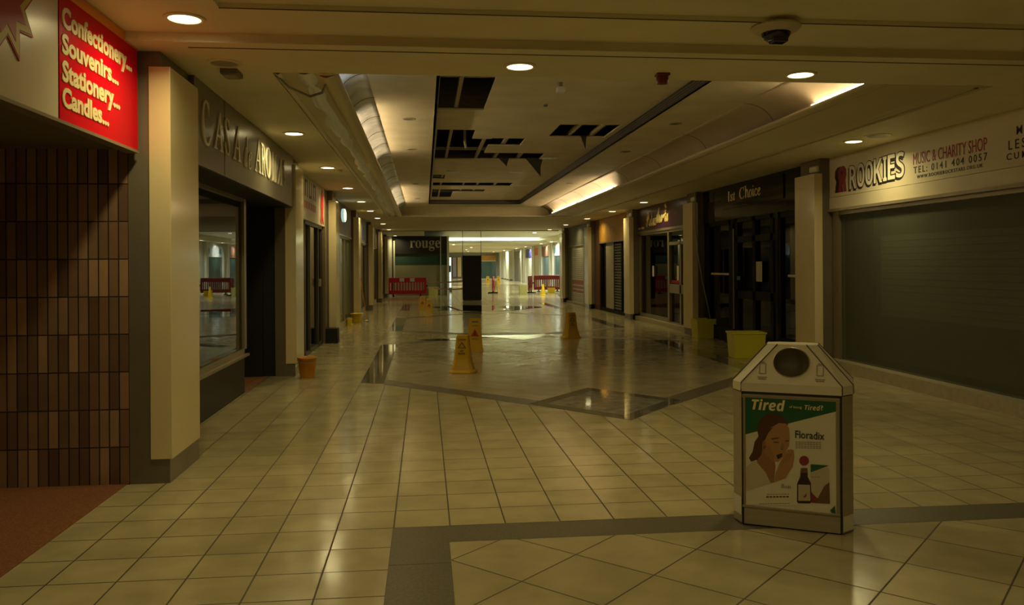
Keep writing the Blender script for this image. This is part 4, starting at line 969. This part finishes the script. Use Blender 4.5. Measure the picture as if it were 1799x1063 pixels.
def board_sign(x, y, rz, label, hgt=.62, m=M_yellow2, name='wet_floor_board'):
    k = hgt / .62
    t = thing(name, label, 'wet floor sign', (x, y, 0), rz, 'folding wet floor boards')
    th = math.radians(11)
    for s, nm in ((-1, 'front_panel'), (1, 'rear_panel')):
        bm = bmesh.new()
        out = [(-.155, 0), (.155, 0), (.148, .03), (.105, .60), (.095, .62), (-.095, .62), (-.105, .60), (-.148, .03)]
        slot = [(-.06, .53), (.06, .53), (.066, .55), (.06, .575), (-.06, .575), (-.066, .55)]
        vo = [bm.verts.new((a, 0, b)) for a, b in out]; vi = [bm.verts.new((a, 0, b)) for a, b in slot]
        ed = [bm.edges.new((vo[i], vo[(i + 1) % 8])) for i in range(8)] + [bm.edges.new((vi[i], vi[(i + 1) % 6])) for i in range(6)]
        bmesh.ops.triangle_fill(bm, edges=ed, use_beauty=True)
        for f in list(bm.faces):
            cm = f.calc_center_median()
            if all(abs(v.co.x) < .067 and .52 < v.co.z < .58 for v in f.verts): bm.faces.remove(f)
        r = bmesh.ops.extrude_face_region(bm, geom=bm.faces[:])
        bmesh.ops.translate(bm, verts=[v for v in r['geom'] if isinstance(v, bmesh.types.BMVert)], vec=(0, .018, 0))
        bmesh.ops.recalc_face_normals(bm, faces=bm.faces)
        bmesh.ops.transform(bm, matrix=Matrix.Scale(k, 4) @ Matrix.Translation((0, s * .62 * math.sin(th) - .009 + s * .002, 0)) @ Matrix.Rotation(s * th, 4, 'X'), verts=bm.verts)
        me = bpy.data.meshes.new(nm); bm.to_mesh(me); bm.free(); me.materials.append(m)
        o = bpy.data.objects.new(nm, me); COL.objects.link(o); o.parent = t
    # print on the front panel
    e1 = Vector((1, 0, 0)); e2 = Vector((0, math.sin(th), math.cos(th))); n_ = Vector((0, -math.cos(th), math.sin(th)))
    O = Vector((0, -.62 * math.sin(th) - .0115, 0)) * k
    tri = MB(); poly(tri, [(-.075 * k, .28 * k), (.075 * k, .28 * k), (0, .42 * k)], O, e1, e2, n_, .002); tri.build('warning_triangle', mat('red_print', (.42, .05, .01), .5), t)
    pr = MB(); text(pr, 'CAUTION', O + e1 * (-.05 * k) + e2 * (.47 * k), e1, e2, n_, .10 * k, .025 * k, .002, offset=.01); text(pr, 'WET FLOOR', O + e1 * (-.06 * k) + e2 * (.22 * k), e1, e2, n_, .12 * k, .025 * k, .002, offset=.01)
    poly(pr, [(-.008 * k, .30 * k), (.008 * k, .30 * k), (.006 * k, .375 * k), (-.006 * k, .375 * k)], O, e1, e2, n_, .003)
    pr.build('warning_print', M_ink, t)
    return t
board_sign(.93, 15.25, math.radians(-4), 'yellow folding wet floor board behind the front cone')
board_sign(.15, 27.6, math.radians(-8), 'yellow folding wet floor board on the left in mid hall, nearer of two', .50)
board_sign(-.08, 29.4, math.radians(-8), 'yellow folding wet floor board on the left in mid hall, farther of two', .52)
board_sign(5.55, 71.8, 0, 'tiny yellow folding board left of the red barrier end in the far hall', .66)
board_sign(6.45, 71.5, 0, 'tiny yellow folding board right of the red barrier end in the far hall', .66)
t = thing('yellow_cone', 'small round yellow cone in front of the dark red barrier', 'cone', (6.2, 42.5, 0))
MB().lathe([(.17, 0), (.17, .03), (.13, .06), (.09, .25), (.075, .4), (.06, .42), (.055, .55), (.02, .6)], n=20).build('body', M_yellow, t)

# ---------------------------------------------------------------- buckets and tubs
def bucket(x, y, r0, r1, h, m, label, grp=None):
    t = thing('bucket', label, 'bucket', (x, y, 0), 0, grp)
    MB().lathe([(r0 * .98, .0), (r0, .01), (r1, h), (r1 * 1.05, h), (r1 * 1.05, h - .015), (r1 * 1.01, h - .016)], n=28, cap=False).build('shell', m, t, solid=.004)
    MB().lathe([(r0 * .98, .004), (.001, .006)], n=28).build('base', m, t)
    MB().tube([(r1 * 1.04 * math.cos(a), -.02 - r1 * .95 * math.sin(a), h - .02 - .05 * math.sin(a)) for a in [math.pi * i / 12 for i in range(13)]], .004).build('handle', M_pipe, t)
    return t
bucket(-1.70, 12.05, .105, .135, .285, M_orangep, 'orange bucket on the floor against the second left pillar')
bucket(-1.93, 23.3, .12, .165, .27, M_yellow, 'bright yellow mop bucket by the whitewashed window on the left')
t = thing('mop', 'mop with an orange handle leaning beside the yellow bucket', 'mop', (-1.66, 23.62, 0))
MB().tube([(.0, 0, .06), (-.17, .06, 1.25)], .013).build('handle', M_orangep, t); MB().lathe([(.06, .0), (.065, .03), (.02, .07)], c=(0, 0, 0), n=12).build('head', M_plastic, t)
tag(MB().box(-2.07, -1.97, 22.2, 22.5, 0, .2).build('yellow_sponge_box', M_yellow), 'small yellow box against the whitewashed glass beside the mop bucket', 'box')
def tub(x, y, rz, wd, dp, h, m, label):
    t = thing('plastic_tub', label, 'tub', (x, y, 0), rz, 'yellow rectangular tubs catching drips')
    def R(z, f): return [(-wd / 2 * f, -dp / 2 * f, z), (wd / 2 * f, -dp / 2 * f, z), (wd / 2 * f, dp / 2 * f, z), (-wd / 2 * f, dp / 2 * f, z)]
    MB().loft([R(.01, .90), R(.0, .9), R(h - .03, .99), R(h - .03, 1.05), R(h, 1.05), R(h, 1.0), R(.02, .885)]).build('shell', m, t, bevel=.006)
    return t
tub(6.05, 17.12, math.radians(2), .52, .4, .42, M_tub, 'yellow tub under the dangling hose by the right pillar')
tub(5.46, 13.42, math.radians(-6), .56, .42, .44, M_tub, 'nearer yellow tub in front of the black shopfront')
tub(.45, 43.8, 0, .52, .4, .46, M_tubpale, 'pale lemon tub beside the far bright red barrier')
tub(5.42, 44.8, 0, .46, .4, .48, M_tubpale, 'pale lemon tub in front of the red barrier seen end on')
tub(7.17, 45.9, 0, .40, .3, .30, M_yellow, 'low yellow tub under the dark red barrier')
t = thing('drip_hose', 'thin grey hose hanging from the ceiling into the yellow tub', 'hose', (6.0, 17.2, 3.0))
MB().tube([(5.93, 17.42, 3.19), (5.94, 17.40, 2.9), (5.94, 17.36, 2.3), (5.96, 17.3, 1.8), (6.03, 17.22, 1.2), (6.12, 17.16, .7), (6.17, 17.14, .40), (6.17, 17.14, .2)], .011).build('tube', M_pipe, t, world=True)

# ---------------------------------------------------------------- barriers and tape
def barrier(x, y, rz, L, m, label, white=True, bars=12, H=.98):
    t = thing('safety_barrier', label, 'barrier', (x, y, 0), rz, 'plastic crowd barriers')
    f = MB(); f.box(-L / 2, L / 2, -.025, .025, H - .24, H); f.box(-L / 2, L / 2, -.025, .025, .12, .30); f.box(-L / 2, -L / 2 + .12, -.025, .025, .30, H - .24); f.box(L / 2 - .12, L / 2, -.025, .025, .30, H - .24)
    f.build('frame', m, t, bevel=.02)
    for k in range(bars):
        xx = -L / 2 + .12 + (L - .24) * (k + .5) / bars
        MB().box(xx - .03, xx + .03, -.015, .015, .29, H - .23).build('bar', m, t)
    for s in (-1, 1):
        MB().box(s * (L / 2 - .3) - .05, s * (L / 2 - .3) + .05, -.28, .28, 0, .05).build('foot', M_rubber, t, bevel=.01)
        MB().box(s * (L / 2 - .3) - .03, s * (L / 2 - .3) + .03, -.04, .04, .05, .13).build('foot_stem', M_rubber, t)
        MB().box(s * (L / 2 + .03) - .04, s * (L / 2 + .03) + .04, -.02, .02, .5, .58).build('clip', M_rubber, t)
        if white: MB().box(s * .27 - .12, s * .27 + .12, -.032, -.026, H - .2, H - .03).build('white_reflector', M_litwhite, t)
    return t
barrier(-.92, 43.0, math.radians(2), 2.0, M_barrier, 'bright red plastic barrier with two white reflectors before the black corner shop')
barrier(7.35, 48.3, math.radians(6), 1.75, M_barrier2, 'dark red plastic barrier on the far right behind the small yellow cone', False, 13)
barrier(6.05, 46.6, math.radians(72), 1.2, M_barrier2, 'dark red barrier seen nearly end on beside the pale tub', False, 6)
barrier(3.92, 46.7, math.radians(80), 1.1, M_barrier, 'red barrier seen end on right of the black totem', False, 6)
board_sign(4.12, 46.9, math.radians(70), 'yellow folding board leaning behind the red barrier right of the totem', .7)
barrier(7.2, 41.6, math.radians(90), 1.1, mat('pinkish_red_plastic', (.62, .012, .06), .4), 'red and white barrier end poking out past the last right pillar', True, 6, .95)
tp = MB()
M_tape = mat('barrier_tape', (.58, .42, .38), .5)
def tape(a, b, label):
    a = Vector(a); b = Vector(b); mb = MB(); k = 10; prev = None
    for i in range(k + 1):
        q = a.lerp(b, i / k); q.z -= .05 * math.sin(math.pi * i / k)
        if prev is not None: mb.add([tuple(prev), tuple(q), tuple(q + Vector((0, 0, .07))), tuple(prev + Vector((0, 0, .07)))], [(0, 1, 2, 3)])
        prev = q
    tag(mb.build('barrier_tape', M_tape, None, solid=.002), label, 'tape')
tape((.15, 43.0, .72), (1.75, 37.4, .86), 'upper red and white tape from the bright red barrier to the totem')
tape((.5, 43.2, .38), (1.75, 37.4, .5), 'lower red and white tape behind the pale tub to the totem')
